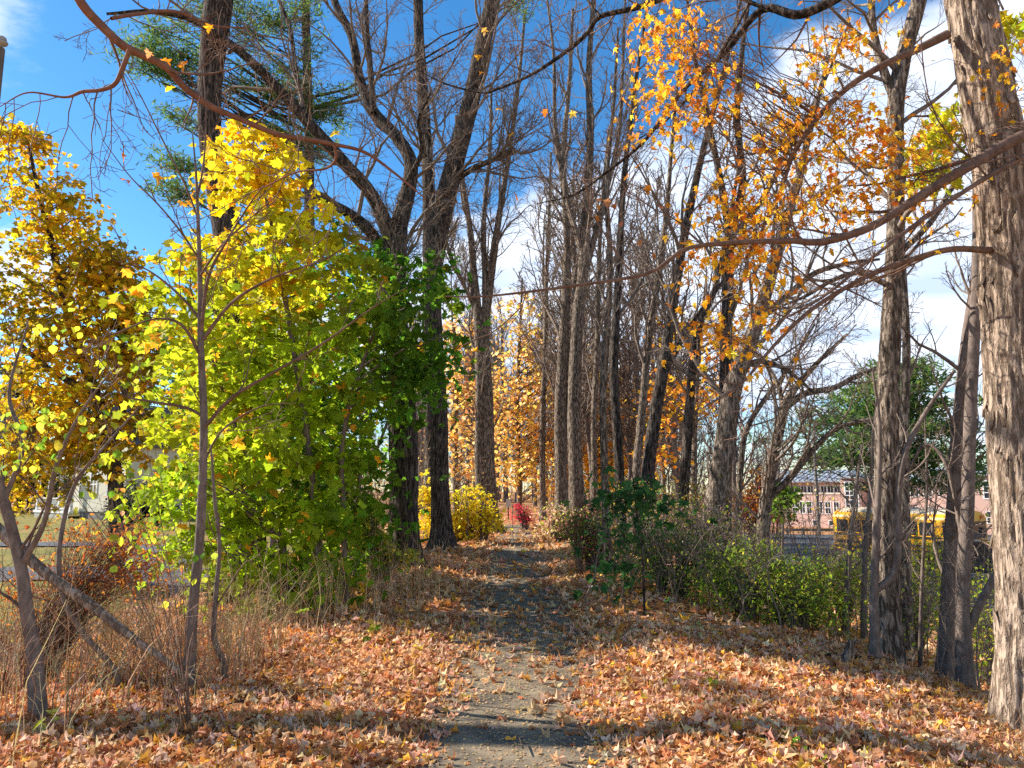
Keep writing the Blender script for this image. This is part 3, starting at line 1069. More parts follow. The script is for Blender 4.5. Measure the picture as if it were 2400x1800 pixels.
# right of the path, middle distance
for lb, stems, D, args in (
        ('grey trunk leaning right above the pinkish shrubs, lit down its left side', [([(1540, 1125), (1560, 1000), (1580, 850), (1612, 760), (1640, 680), (1665, 590), (1692, 500), (1722, 400), (1750, 280), (1790, 120)], [50, 47, 42, 38, 34, 30, 25, 20, 15, 9]),
                                                                          ([(1640, 690), (1700, 640), (1760, 590), (1830, 570), (1900, 560)], [18, 16, 13, 10, 6]), ([(1600, 800), (1640, 780), (1700, 800), (1760, 850)], [15, 13, 10, 6])], 14.0, (17, 2.4, 45)),
        ('upright dark trunk directly behind the grey leaning one, forking at mid height', [([(1565, 1110), (1567, 900), (1570, 700), (1573, 560), (1578, 500), (1604, 400), (1592, 250), (1604, 100), (1625, -60), (1640, -250)], [32, 30, 27, 26, 25, 19, 16, 12, 8, 5]),
                                                                          ([(1577, 510), (1558, 400), (1530, 260), (1500, 120), (1480, -40)], [20, 17, 13, 10, 6]), ([(1572, 520), (1640, 440), (1700, 330), (1770, 200), (1830, 60)], [16, 14, 11, 8, 5])], 18.0, (17, 2.8, 38)),
        ('thin dark trunk bending right, left neighbour of the upright forking trunk', [([(1475, 1100), (1488, 900), (1496, 800), (1512, 700), (1542, 630), (1572, 500), (1600, 330)], [24, 22, 20, 17, 14, 11, 7])], 17.0, (14, 2.2, 45)),
        ('slim stem with a wide low fork, right of the grey leaning trunk', [([(1594, 1130), (1600, 1010), (1612, 930), (1650, 865), (1700, 800), (1760, 700)], [15, 14, 13, 11, 8, 5])], 17.5, (12, 2.2, 50)),
        ('slim pale-sided stem standing closest to the path on its right edge', [([(1310, 1150), (1305, 1000), (1303, 850), (1312, 700), (1318, 560), (1310, 400), (1326, 220), (1335, 60)], [19, 18, 17, 16, 14, 12, 9, 5])], 14.0, (14, 1.8, 32)),
        ('dark trunk with peeling edge beside the slim pale-sided stem', [([(1340, 1060), (1331, 900), (1326, 780), (1336, 600), (1347, 400), (1370, 200), (1400, 0)], [23, 22, 21, 18, 14, 10, 6])], 20.0, (17, 2.6, 30)),
        ('trunk tilting right in the middle of the right-hand row', [([(1372, 1050), (1386, 900), (1400, 750), (1421, 600), (1441, 450), (1452, 300), (1470, 120)], [20, 19, 17, 15, 12, 9, 6])], 22.0, (16, 2.8, 32)),
        ('thick dark trunk sweeping out to the right, last of the close right-hand row', [([(1398, 1040), (1415, 900), (1432, 800), (1455, 650), (1484, 480), (1525, 300), (1565, 150), (1600, 0)], [32, 30, 28, 24, 20, 15, 11, 7]),
                                                                          ([(1425, 830), (1470, 740), (1530, 650), (1600, 560)], [16, 13, 10, 6])], 20.0, (18, 2.8, 36)),
        ('tall stout trunk with bright peeling left edge, biggest right of the path', [([(1247, 1085), (1241, 950), (1241, 850), (1247, 700), (1258, 600), (1268, 450), (1275, 300), (1272, 150), (1282, 0), (1290, -180)], [35, 33, 31, 28, 26, 22, 18, 15, 12, 8]),
                                                                          ([(1262, 560), (1225, 430), (1200, 280), (1196, 120), (1180, -20)], [16, 14, 11, 8, 5]), ([(1262, 600), (1300, 450), (1335, 300), (1345, 150), (1350, 0)], [16, 14, 11, 8, 5])], 24.0, (20, 3.0, 30)),
        ('double trunk with rough light edge, one step left of the biggest right-hand trunk', [([(1212, 1050), (1210, 900), (1214, 800), (1222, 650), (1225, 500), (1216, 350), (1230, 180), (1238, 20)], [30, 28, 26, 22, 18, 14, 10, 7]),
                                                                          ([(1214, 960), (1232, 860), (1236, 750), (1250, 600), (1262, 420)], [18, 17, 15, 12, 8])], 29.0, (18, 3.2, 28)),
        ('mid-sized trunk seen between the biggest trunk and the slim stem', [([(1285, 1060), (1283, 900), (1290, 760), (1292, 620), (1300, 450), (1315, 280)], [16, 15, 14, 12, 9, 6])], 27.0, (14, 2.8, 32)),
        ('narrow far trunk in front of the orange maple, right side', [([(1172, 1060), (1172, 900), (1178, 760), (1180, 620), (1186, 470), (1190, 330)], [14, 13, 12, 10, 8, 5])], 36.0, (14, 3.4, 30)),
):
    t = Tree('bare_tree', lb, stems, D, M_BARK_DK if 'dark' in lb else M_BARK, rings=60, sides=18, ridge=0.09, fl=0.3, group='bare trees right of the path')
    t.branch(k=args[0], L=args[1], ang=args[2], t0=0.33, up=0.12, k2=6, k3=5, k4=2 if D < 15 else 0).done()

# left of the path
t = Tree('twin_trunk_tree', 'two pale-edged trunks grown together at the path edge beyond the yellow bush',
         [([(1062, 1135), (1055, 1000), (1052, 850), (1046, 720), (1060, 600), (1076, 480), (1100, 330), (1120, 180), (1135, 20)], [34, 30, 28, 26, 20, 16, 12, 9, 6]),
          ([(1046, 1110), (1036, 1000), (1039, 850), (1034, 700), (1024, 600), (1016, 500), (998, 380), (985, 250)], [30, 26, 25, 22, 19, 15, 11, 7]),
          ([(1046, 740), (1048, 620), (1045, 480), (1058, 330), (1062, 180)], [16, 15, 12, 9, 6]), ([(1034, 690), (1000, 610), (975, 560), (960, 500)], [12, 10, 8, 5])], 29.0, M_BARK, rings=70, sides=20, ridge=0.09, fl=0.5)
t.branch(k=19, L=3.3, ang=28, t0=0.4, up=0.16, k2=7, k3=6, k4=0).done()

t = Tree('leaning_trunk_tree', 'tall dark trunk curving to the right, with a broken stub limb near the top',
         [([(958, 1182), (951, 1050), (948, 900), (940, 750), (936, 620), (945, 520), (962, 430), (987, 330), (1016, 220), (1040, 110), (1064, 0), (1098, -160), (1120, -330)],
           [46, 42, 41, 40, 42, 48, 50, 46, 42, 40, 38, 28, 18])], 21.0, M_BARK_DK, rings=140, sides=30, ridge=0.10, fl=0.45)
t.limb([(985, 388), (1020, 365), (1060, 347), (1112, 322)], [18, 15, 13, 17], -0.5, name='broken_stub')
t.limb([(950, 500), (930, 400), (925, 250), (915, 100)], [14, 12, 9, 5], 1.0)
t.branch(k=18, L=3.0, ang=48, t0=0.45, up=0.06, k2=7, k3=6, k4=2).done()

t = Tree('spreading_dark_tree', 'massive black-barked tree at the left path edge with crooked spreading limbs',
         [([(870, 1225), (872, 1100), (871, 950), (862, 800), (851, 650), (853, 560), (853, 480)], [70, 64, 62, 58, 56, 56, 58])], 15.5, M_BARK_DK, rings=120, sides=36, ridge=0.11, fl=0.55)
for pts, w, dl in (
        ([(848, 520), (805, 425), (742, 350), (660, 258), (580, 170), (510, 105), (420, 45), (330, 25), (230, 30)], [40, 34, 31, 28, 24, 21, 17, 12, 7], -2.0),
        ([(858, 500), (882, 410), (886, 345), (852, 290), (806, 240), (777, 170), (760, 80), (722, 0), (700, -120)], [44, 38, 34, 30, 27, 24, 21, 18, 12], 1.5),
        ([(850, 590), (795, 495), (715, 440), (640, 420), (560, 440)], [32, 28, 22, 16, 8], -1.0),
        ([(808, 245), (800, 150), (792, 60), (790, -40)], [16, 15, 13, 9], 0.5),
        ([(660, 262), (640, 160), (625, 60), (590, -30)], [14, 12, 10, 7], 0.5),
        ([(875, 400), (910, 330), (905, 260), (930, 200)], [14, 12, 9, 5], -1.0)):
    t.limb(pts, w, dl, n=44)
t.branch(k=15, L=2.4, ang=52, t0=0.75, up=0.05, k2=6, k3=6, k4=2, wob=0.18).done()

t = Tree('stub_branched_tree', 'straight dark trunk with short snapped side stubs behind the spreading black tree',
         [([(935, 1100), (930, 800), (927, 560), (926, 400), (916, 250), (906, 100), (903, 0), (899, -160), (895, -330)], [34, 34, 33, 31, 29, 27, 25, 20, 12])], 26.0, M_BARK_DK, rings=90, sides=22, ridge=0.09, fl=0.3)
t.stubs(16, 1.3, 0.45, 0.95).branch(k=16, L=2.6, ang=70, t0=0.45, up=0.03, k2=6, k3=5).done()

t = Tree('curved_pine_trunk', 'broad black trunk bowing gently above the yellow maple, top cut by the picture',
         [([(540, 1150), (525, 950), (508, 720), (492, 520), (476, 420), (459, 330), (452, 240), (459, 120), (475, -20), (492, -200), (500, -420)], [66, 64, 64, 64, 62, 58, 56, 62, 72, 62, 40])], 14.5, M_BARK_DK, rings=150, sides=40, ridge=0.07, fl=0.4, freq=(22, 4))
t.branch(k=10, L=2.0, ang=70, t0=0.72, up=0.02, k2=5, k3=5).done()

t = Tree('bare_sapling', 'slim leafless young tree in front of the yellow maple, branches fanning upward',
         [([(408, 1462), (415, 1330), (430, 1180), (437, 1050), (440, 900), (434, 750), (432, 600), (428, 480), (424, 380), (416, 290)], [23, 22, 21, 20, 18, 15, 12, 9, 6, 3])], 6.45, M_BARK_YNG, rings=110, sides=16, ridge=0.03, fl=0.3, twig=M_TWIG_BR)
for pts, w in (
        ([(436, 930), (500, 860), (590, 805), (700, 740), (800, 668), (880, 620)], [10, 9, 7, 6, 4, 2]), ([(434, 740), (500, 655), (590, 600), (700, 560), (800, 500)], [9, 8, 6, 4, 2]),
        ([(434, 720), (450, 600), (490, 520), (540, 440), (570, 400)], [9, 8, 6, 4, 2]), ([(440, 900), (400, 880), (330, 868), (260, 850), (200, 780)], [8, 7, 6, 4, 2]),
        ([(436, 770), (390, 700), (330, 690), (250, 720), (170, 740)], [8, 7, 5, 4, 2]), ([(433, 690), (390, 640), (330, 590), (270, 560)], [7, 6, 4, 2]),
        ([(430, 560), (390, 500), (340, 440), (280, 380), (220, 300)], [6, 5, 4, 3, 2]), ([(430, 600), (470, 540), (520, 490), (600, 420)], [6, 5, 4, 2]),
        ([(427, 470), (400, 400), (350, 300), (300, 200), (260, 130)], [6, 5, 4, 3, 2]), ([(426, 430), (440, 350), (445, 250), (440, 150), (436, 40)], [6, 5, 4, 3, 2]),
        ([(440, 1000), (480, 930), (560, 880), (640, 870)], [6, 5, 4, 2])):
    t.limb(pts, w, rng.uniform(-0.6, 0.6), m=M_TWIG_BR, n=22, name='branch')
t.branch(k=7, L=0.55, ang=42, t0=0.45, k2=3, k3=3, minr=0.0018, up=0.1).done()
t = Tree('thin_sapling', 'pencil-thin leafless sapling with a kinked foot, just right of the slim young tree',
         [([(482, 1432), (462, 1375), (468, 1270), (474, 1180), (464, 1080), (455, 960)], [13, 12, 11, 9, 8, 4])], 6.7, M_BARK_YNG, rings=40, sides=10, ridge=0.03, fl=0.15, twig=M_TWIG_BR)
t.branch(k=5, L=0.4, ang=40, k2=2, k3=2).done()

t = Tree('crooked_stem_shrub', 'crooked dark stem leaning in from the lower left corner among dry stalks',
         [([(96, 1556), (76, 1430), (60, 1330), (46, 1230), (22, 1130), (2, 1060), (-25, 930), (-40, 780)], [32, 29, 27, 25, 23, 22, 18, 12])], 5.5, M_BARK_YNG, rings=80, sides=18, ridge=0.06, fl=0.2, twig=M_TWIG_BR)
t.limb([(44, 1225), (95, 1130), (120, 1010), (170, 900), (240, 800)], [14, 12, 10, 7, 4], -0.3)
t.limb([(10, 1080), (50, 960), (20, 850), (60, 700)], [12, 10, 8, 4], 0.2)
t.limb([(250, 1452), (190, 1380), (140, 1300), (128, 1190), (160, 1050), (230, 960), (300, 880)], [13, 13, 12, 11, 9, 6, 3], 0.3, D=6.35, root=True)
t.branch(k=8, L=0.6, ang=50, t0=0.3, k2=4, k3=3, minr=0.0016).done()
t = wthing('leaning_dead_log', 'bare dead trunk lying slantwise through the dry stalks at lower left', 'log', gp(380, 1450))
P, R = line([(392, 1458), (300, 1388), (200, 1310), (100, 1238), (20, 1165), (-40, 1110)], 6.3, 40, [12, 17, 22, 23, 24, 24], 0.2)
g = Geo(); trunk(g, P, R, 16, 0.12); wobj('stem', g, M_BARK_TAN, t, smooth=True)
b1, r1 = spawn(P[None], R[None], 8, 0.2, 0.9, 60, -0.4, 5, 0.05, 0.2, 0.4, 0.003)
for q_ in range(len(b1)):
    g = Geo(); tubes(g, b1[q_:q_ + 1], r1[q_:q_ + 1], 4); wobj('snag', g, M_TWIG_BR, t)


# ---- boughs that hang into the picture from trees outside it
def bough(label, lines, D, m, twig_k=(9, 0.8, 4, 3), leaves=(), leafpal=ORANGE, minr=0.002, rise=0.02):
    base = px(*lines[0][0][0], D)
    t = wthing('overhanging_bough', label, 'branch', base)
    axes = []
    for i, (pts, w, dl) in enumerate(lines):
        P, R = line(pts, D, 60 if i == 0 else 36, w, dl, root=False)
        g = Geo(); trunk(g, P, R, 14, 0.06, seed=i * 3 + D)
        wobj('stem' if i == 0 else 'branch', g, m, t, smooth=True)
        axes.append((P, R))
    n = 24
    P = np.stack([spline(a[0], n) for a in axes]); R = np.stack([np.interp(np.linspace(0, 1, n), np.linspace(0, 1, len(a[1])), a[1]) for a in axes])
    k, L, k2, k3 = twig_k
    g = Geo()
    P1, R1 = spawn(P, R, k, 0.1, 1, 55, -L, 8, rise, 0.16, 0.45, minr * 1.6, 0.2); tubes(g, P1, R1, 5)
    P2, R2 = spawn(P1, R1, k2, 0.2, 1, 45, 0.5, 6, rise, 0.2, 0.6, minr * 1.2, 0.3); tubes(g, P2, R2, 4)
    P3, R3 = spawn(P2, R2, k3, 0.2, 1, 45, 0.5, 5, rise, 0.2, 0.6, minr, 0.3); tubes(g, P3, R3, 3)
    tag(wobj('twigs', g, M_TWIG_BR, t, smooth=True), kind='stuff')
    if len(leaves):
        p = np.array([px(x, y, D + rng.uniform(-0.2, 0.2)) for x, y in leaves])
        n = len(p)
        data = (p, rots(rng.uniform(0, 6.28, n), rng.normal(-0.9, 0.5, n), rng.normal(0, 0.5, n)), rng.uniform(0.06, 0.09, n), pick(leafpal, n))
        leaf_objects(t, data, n, 'maple', MAPLE_A, M_LEAF, np.arange(n))
    return t


bough('thick red-brown bough arching in from the upper left corner above the slim young tree',
      [([(150, -40), (178, 10), (208, 45), (262, 96), (300, 116), (360, 146), (396, 186), (450, 226), (520, 258), (600, 290), (660, 300), (722, 312), (790, 330), (860, 380), (920, 430)], [22, 24, 23, 22, 20, 19, 18, 16, 14, 13, 12, 10, 8, 6, 3], 1.0),
       ([(280, 108), (266, 145), (248, 182), (215, 195), (178, 198), (140, 210), (60, 200), (0, 230)], [12, 12, 11, 10, 9, 6, 4, 2], 0.2),
       ([(722, 312), (725, 345), (700, 365), (640, 372), (580, 400), (520, 425)], [7, 7, 6, 4, 3, 2], 0.4),
       ([(240, 40), (300, 30), (380, 25), (460, 55), (530, 60)], [9, 9, 8, 6, 3], 0.5)], 4.6, M_BRANCH_RED,
      (9, 0.75, 4, 3), [(322, 108), (352, 126), (398, 132), (265, 330), (336, 372), (452, 52), (726, 284), (263, 385), (375, 186)])
bough('long dark bough sweeping down from the top edge toward the middle of the picture',
      [([(1500, -30), (1380, 15), (1296, 36), (1270, 70), (1225, 110), (1150, 160), (1080, 190), (1040, 200), (960, 180), (900, 150)], [16, 14, 13, 12, 10, 8, 7, 6, 4, 2], 1.0),
       ([(1296, 36), (1270, 0), (1262, -40)], [8, 7, 6], 0.2)], 7.0, M_BARK_DK, (8, 0.9, 4, 4),
      [(1035, 118), (1044, 155), (1082, 236), (1178, 236), (1108, 286), (1112, 418), (1240, 240), (1046, 60)], minr=0.0025)
bough('heavy black bough crossing the top right between the orange leaves',
      [([(1850, -40), (1810, -5), (1726, 32), (1660, 17), (1621, 43), (1575, 103), (1525, 150), (1475, 196), (1392, 304), (1310, 372), (1240, 420), (1160, 440)], [26, 25, 23, 20, 18, 15, 13, 11, 9, 7, 5, 2], 1.2),
       ([(1660, 20), (1610, 0), (1560, -30)], [12, 10, 8], 0.2), ([(1640, -40), (1590, 60), (1520, 170), (1440, 260), (1380, 300)], [8, 7, 6, 5, 3], 0.6)], 6.6, M_BARK_DK, (10, 0.9, 4, 4),
      [(1285, 470), (1310, 430), (1325, 440), (1340, 480), (1430, 445), (1440, 440), (1380, 520), (1400, 400), (1290, 440), (1300, 430)],
      [(0.45, 0.15, 0.04), (0.55, 0.2, 0.05)], minr=0.0024)


# ---- leafy trees
def leafy(name, label, stems, D, bark, blobs, nclump, per, spreadr, size, tpl, colf, depth=1.0, cat='tree', single=0, r0=0.03, rmin=0.003, group=None, hang=0.6, flatness=0.45, sag=0.12, rings=40, sides=12, foliage='crown'):
    t = Tree(name, label, stems, D, bark, rings=rings, sides=sides, ridge=0.05, fl=0.25, group=group, cat=cat)
    g, cc, data = clump_crown(blobs, D, nclump, per, spreadr, size, tpl, colf, depth, hang=hang, flatness=flatness)
    if single:
        near = np.argsort(np.linalg.norm(data[0] - np.array([0, 0, EYE]), axis=1))[:int(single * 2.2)]
        key = rng.choice(near, single, replace=False)
        leaf_objects(t.root, data, single, 'maple', MAPLE_A, M_LEAF, key)
        keep = np.setdiff1d(np.arange(len(data[0])), key)
        g = Geo()
        tl = tpl if isinstance(tpl, list) else [tpl]
        for j, tp in enumerate(tl):
            s_ = keep[j::len(tl)]
            scatter(g, tp, data[0][s_], data[1][s_], data[2][s_], data[3][s_])
    tag(wobj(foliage, g, M_LEAF, t.root, color=True), kind='stuff')
    b = Geo()
    feeders(b, t.axes, cc, r0, rmin, sag, twigs=2, twig_len=spreadr * 1.3)
    tag(wobj('branches', b, M_TWIG, t.root, smooth=True), kind='stuff')
    return t


def norway_col(p):
    """yellow at the top and on the sunny outer left, green low down and on the right"""
    x, z = p[:, 0], p[:, 2]
    nz = vnoise(p * 0.9) - 0.5
    yel = ss((z - 3.4 + nz * 2.4) / 3.0)
    left = ss((-x - 2.3 + nz * 1.6) / 2.4)
    gr = ss((x + 3.0 + nz * 1.4) / 1.8)
    n = len(p)
    green = np.array([0.075, 0.18, 0.015]); lime = np.array([0.31, 0.42, 0.018]); yellow = np.array([0.72, 0.56, 0.02]); oran = np.array([0.80, 0.38, 0.03])
    a = lime * (1 - gr[:, None]) + green * gr[:, None]
    f = np.clip(yel * (1 - 0.55 * gr) + 0.25 * left * (z > 2), 0, 1)[:, None]
    c = a * (1 - f) + yellow * f
    tip = (rng.random(n) < (0.02 + 0.16 * left * ss((z - 1) / 3)))[:, None]
    c = np.where(tip, oran, c)
    return np.clip(c * (1 + 0.24 * rng.normal(size=(n, 1))), 0.004, 0.95)


NB = [(545, 300, 40, 70), (560, 320, 50, 70), (575, 370, 70, 60), (550, 300, 45, 60), (570, 390, 70, 65), (600, 470, 110, 80), (490, 530, 80, 50), (420, 600, 80, 55), (560, 600, 150, 80), (720, 560, 130, 80), (690, 460, 60, 60),
      (440, 740, 110, 100), (345, 650, 35, 45), (560, 780, 150, 100), (740, 700, 140, 80), (860, 690, 90, 90), (925, 620, 45, 60), (960, 745, 45, 25), (890, 780, 70, 50), (780, 820, 110, 80),
      (460, 900, 120, 80), (345, 920, 45, 40), (620, 960, 180, 100), (740, 960, 100, 90), (450, 1030, 100, 70), (375, 1180, 55, 30), (430, 1130, 85, 60), (600, 1110, 170, 75), (720, 1110, 95, 85),
      (570, 1210, 120, 45), (700, 1210, 100, 55), (640, 1290, 75, 28), (560, 1300, 28, 22), (730, 1270, 38, 22)]
leafy('yellow_green_maple', 'big leafy maple left of the path, yellow at the top turning green below',
      [([(690, 1290), (685, 1150), (670, 1000), (650, 850), (625, 700), (600, 560), (575, 430), (550, 320), (540, 250)], [18, 17, 16, 15, 13, 11, 8, 5, 3]),
       ([(755, 1360), (745, 1250), (742, 1100), (738, 980), (760, 850), (800, 740), (840, 640)], [15, 14, 13, 12, 10, 7, 4]),
       ([(620, 1310), (610, 1180), (560, 1050), (500, 900), (450, 750), (410, 620)], [13, 12, 11, 9, 7, 4])],
      10.3, M_BARK_YNG, NB, 230, 30, 0.29, 0.155, [MAPLE_A, MAPLE_B, star(0.3)], norway_col, depth=1.5, single=280, r0=0.022, rmin=0.003, hang=0.5, flatness=0.14)

leafy('dark_green_maple', 'dark green leafy maple behind the yellow one, reaching across the massive black trunk',
      [([(770, 1240), (772, 1100), (785, 950), (805, 800), (828, 650), (850, 520)], [14, 13, 11, 9, 6, 3]), ([(803, 1000), (850, 880), (900, 760), (950, 730)], [8, 7, 5, 3])],
      14.0, M_BARK_YNG, [(720, 520, 60, 60), (800, 600, 80, 80), (740, 700, 100, 90), (860, 690, 80, 80), (925, 600, 40, 60), (965, 745, 40, 22), (900, 780, 60, 50), (780, 820, 110, 80), (650, 860, 90, 90), (740, 940, 80, 80), (680, 1000, 100, 80), (720, 1090, 70, 60), (600, 1080, 80, 60)],
      135, 30, 0.36, 0.15, [star(0.3), MAPLE_B], lambda p: pick([(0.09, 0.21, 0.015), (0.13, 0.28, 0.02), (0.06, 0.15, 0.015), (0.35, 0.40, 0.03)], len(p), 0.15, [4, 3, 3, 0.7]), depth=1.6, r0=0.02, rmin=0.004, hang=0.5, flatness=0.14)

for lb_, xc, D_, pal_ in (('yellow-green maple added behind the big yellow one to shade the path, mostly hidden by it', 500, 13.2, [(0.45, 0.50, 0.03), (0.62, 0.55, 0.03), (0.22, 0.32, 0.02)]),
                          ('green and gold maple added to shade the path, hidden deep behind the yellow one, beside the bowed black trunk', 590, 17.5, [(0.30, 0.38, 0.02), (0.6, 0.5, 0.03), (0.16, 0.25, 0.02)]),
                          ('leafy gold maple added behind the massive black tree to shade the path, seen in its gaps', 690, 21.0, [(0.62, 0.48, 0.03), (0.7, 0.42, 0.03), (0.4, 0.4, 0.03)])):
    k_ = 10.3 / D_  # extra maples, mostly out of sight, added to cast shade over the path
    leafy('shade_caster_maple', lb_, [([(xc, 1250), (xc, 1050), (xc + 8, 880), (xc + 4, 720), (xc, 560)], [14, 12, 10, 7, 4])], D_, M_BARK_YNG,
          [(xc, 600, 110 * k_, 110 * k_), (xc - 90 * k_, 740, 130 * k_, 110 * k_), (xc + 90 * k_, 740, 130 * k_, 110 * k_), (xc, 860, 190 * k_, 100 * k_), (xc + 60 * k_, 980, 170 * k_, 80 * k_), (xc - 40 * k_, 1000, 120 * k_, 70 * k_)],
          120, 26, 0.38, 0.16, [star(0.3)], lambda p: pick(pal_, len(p), 0.15), depth=1.3, r0=0.02, rmin=0.004, hang=0.5, flatness=0.16)

MB = [(60, 340, 65, 90), (40, 280, 40, 40), (110, 470, 100, 90), (190, 560, 90, 70), (70, 620, 110, 110), (230, 650, 80, 80), (160, 740, 150, 90), (290, 600, 25, 40), (70, 860, 120, 90), (220, 860, 90, 90), (60, 980, 90, 70), (190, 960, 90, 60), (280, 760, 40, 60), (40, 1060, 50, 40), (260, 960, 50, 50), (300, 690, 40, 50), (250, 560, 60, 50), (150, 420, 40, 60), (310, 800, 30, 50), (250, 740, 50, 60), (290, 880, 30, 40)]


def gold_col(p):
    nz = vnoise(p * 0.55 + 3)
    c = pick([(0.70, 0.48, 0.015), (0.78, 0.58, 0.02), (0.50, 0.36, 0.015), (0.68, 0.34, 0.02), (0.66, 0.38, 0.02), (0.30, 0.22, 0.015), (0.34, 0.30, 0.02)], len(p), 0.14)
    g = np.array([0.17, 0.15, 0.012])
    f = (ss((nz - 0.48) / 0.14) * 0.8)[:, None]
    return c * (1 - f) + g * f


leafy('golden_maple', 'golden orange maple at the left edge in front of the white house',
      [([(252, 1120), (245, 1000), (215, 880), (180, 780), (140, 650), (110, 520), (80, 400), (60, 300)], [34, 32, 28, 24, 20, 15, 10, 5]),
       ([(240, 980), (270, 850), (262, 740), (240, 640)], [20, 16, 12, 6]), ([(200, 850), (110, 800), (40, 740), (-20, 680)], [18, 14, 10, 6]), ([(235, 960), (140, 930), (60, 900)], [14, 10, 6])],
      23.0, M_BARK_DK, MB, 250, 44, 0.55, 0.20, [star(0.3), star(-0.4)], gold_col, depth=0.9, r0=0.06, rmin=0.008, hang=0.55, flatness=0.22)

OB = [(1120, 720, 45, 45), (1095, 800, 55, 50), (1150, 820, 70, 60), (1105, 890, 75, 60), (1185, 880, 55, 70), (1130, 960, 90, 60), (1200, 960, 50, 60), (1090, 1000, 50, 40), (1150, 1030, 65, 35), (1070, 900, 30, 50), (1160, 740, 40, 50)]
APR = [(0.86, 0.50, 0.15), (0.86, 0.58, 0.10), (0.84, 0.42, 0.14), (0.86, 0.56, 0.24)]
leafy('orange_maple', 'glowing orange maple at the far end of the path', [([(1122, 1110), (1120, 1000), (1118, 880), (1120, 780), (1125, 680), (1128, 600)], [12, 11, 10, 8, 6, 4])], 41.0, M_BARK, OB + [(1060, 820, 35, 60), (1210, 800, 40, 60), (1130, 660, 50, 40), (1075, 960, 30, 50)], 240, 20, 0.7, 0.22, [kite(0.42), star(0.3)],
      lambda p: pick(APR + [(0.86, 0.62, 0.12)], len(p), 0.12), depth=0.8, r0=0.05, rmin=0.012, flatness=0.2)
leafy('orange_maple', 'orange-yellow maple glowing between the dark trunks right of the path', [([(1285, 1080), (1282, 960), (1280, 850), (1284, 760)], [9, 8, 7, 4])], 40.0, M_BARK,
      [(1285, 790, 35, 60), (1275, 880, 45, 60), (1300, 960, 50, 60), (1262, 960, 30, 50), (1290, 1030, 50, 40), (1350, 990, 35, 50), (1380, 900, 25, 50), (1330, 860, 40, 60), (1250, 840, 30, 50)], 210, 18, 0.6, 0.22, [kite(0.42), star(0.3)],
      lambda p: pick([(0.84, 0.46, 0.03), (0.82, 0.38, 0.03), (0.84, 0.56, 0.06)], len(p), 0.12), depth=0.8, r0=0.05, rmin=0.012)
leafy('thin_leaved_maple', 'sparse orange-leaved tree behind the upright forking trunk', [([(1500, 1080), (1502, 900), (1512, 740), (1525, 600)], [14, 12, 9, 5])], 24.0, M_BARK,
      [(1470, 720, 70, 50), (1560, 700, 60, 50), (1450, 860, 80, 60), (1540, 850, 60, 50), (1420, 980, 40, 60), (1600, 760, 50, 40)], 130, 9, 0.35, 0.15, [star(0.3)],
      lambda p: pick(ORANGE, len(p), 0.12), depth=0.9, r0=0.03, rmin=0.007)
leafy('thin_leaved_maple', 'sparsely leaved apricot tree between the dark left trunks', [([(985, 1090), (983, 960), (985, 820), (980, 700)], [16, 14, 11, 7])], 33.0, M_BARK,
      [(985, 720, 40, 60), (1000, 820, 35, 60), (980, 920, 40, 60), (1000, 1000, 40, 40)], 120, 10, 0.4, 0.2, [star(0.3)], lambda p: pick(APR, len(p), 0.12), depth=0.9, r0=0.04, rmin=0.009)


# ---- pines
def needle_clumps(g, cc, per, L, pal, w):
    n = len(cc) * per
    p = np.repeat(cc, per, 0) + rng.normal(size=(n, 3)) * np.array([0.55, 0.55, 0.16]) * L * 1.6
    R = rots(rng.uniform(0, 6.28, n), rng.normal(0.35, 0.5, n), rng.uniform(0, 6.28, n))
    v = np.array([(-w, 0, 0), (w, 0, 0), (w * 2.4, 1, 0.1), (0, 0.75, 0), (-w * 2.4, 1, -0.1)], float)
    scatter(g, (v, np.array([(0, 1, 3), (1, 2, 3), (0, 3, 4)])), p, R, L * rng.uniform(0.7, 1.3, n), pick(pal, n, 0.2))


def pine(name, label, D, trunk_pts, tw, tiers, pal, per=26, L=0.3, w=0.05, sp=0.35):
    t = Tree(name, label, [(trunk_pts, tw)], D, M_BARK_DK, rings=50, sides=14, ridge=0.06, fl=0.3)
    A = t.axes[0][0]
    g = Geo(); b = Geo(); cc = []
    k = S / F * D
    for (x, y, rx, ry, n) in tiers:
        c = px(x, y, D)
        i = np.argmin(np.abs(A[:, 2] - (c[2] - 0.1)))
        for _ in range(n):
            e = c + np.array([rng.normal() * rx * k * 0.55, rng.normal() * rx * k * 0.45, rng.normal() * ry * k * 0.5])
            cc.append(e)
    cc = np.array(cc)
    feeders(b, t.axes, cc, 0.06, 0.010, -0.06)
    extra = np.concatenate([cc + rng.normal(size=cc.shape) * np.array([1, 1, 0.25]) * sp for _ in range(5)])
    needle_clumps(g, extra, per, L, pal, w)
    tag(wobj('crown', g, M_LEAF, t.root, color=True), kind='stuff')
    tag(wobj('branches', b, M_BARK_DK, t.root, smooth=True), kind='stuff')
    return t


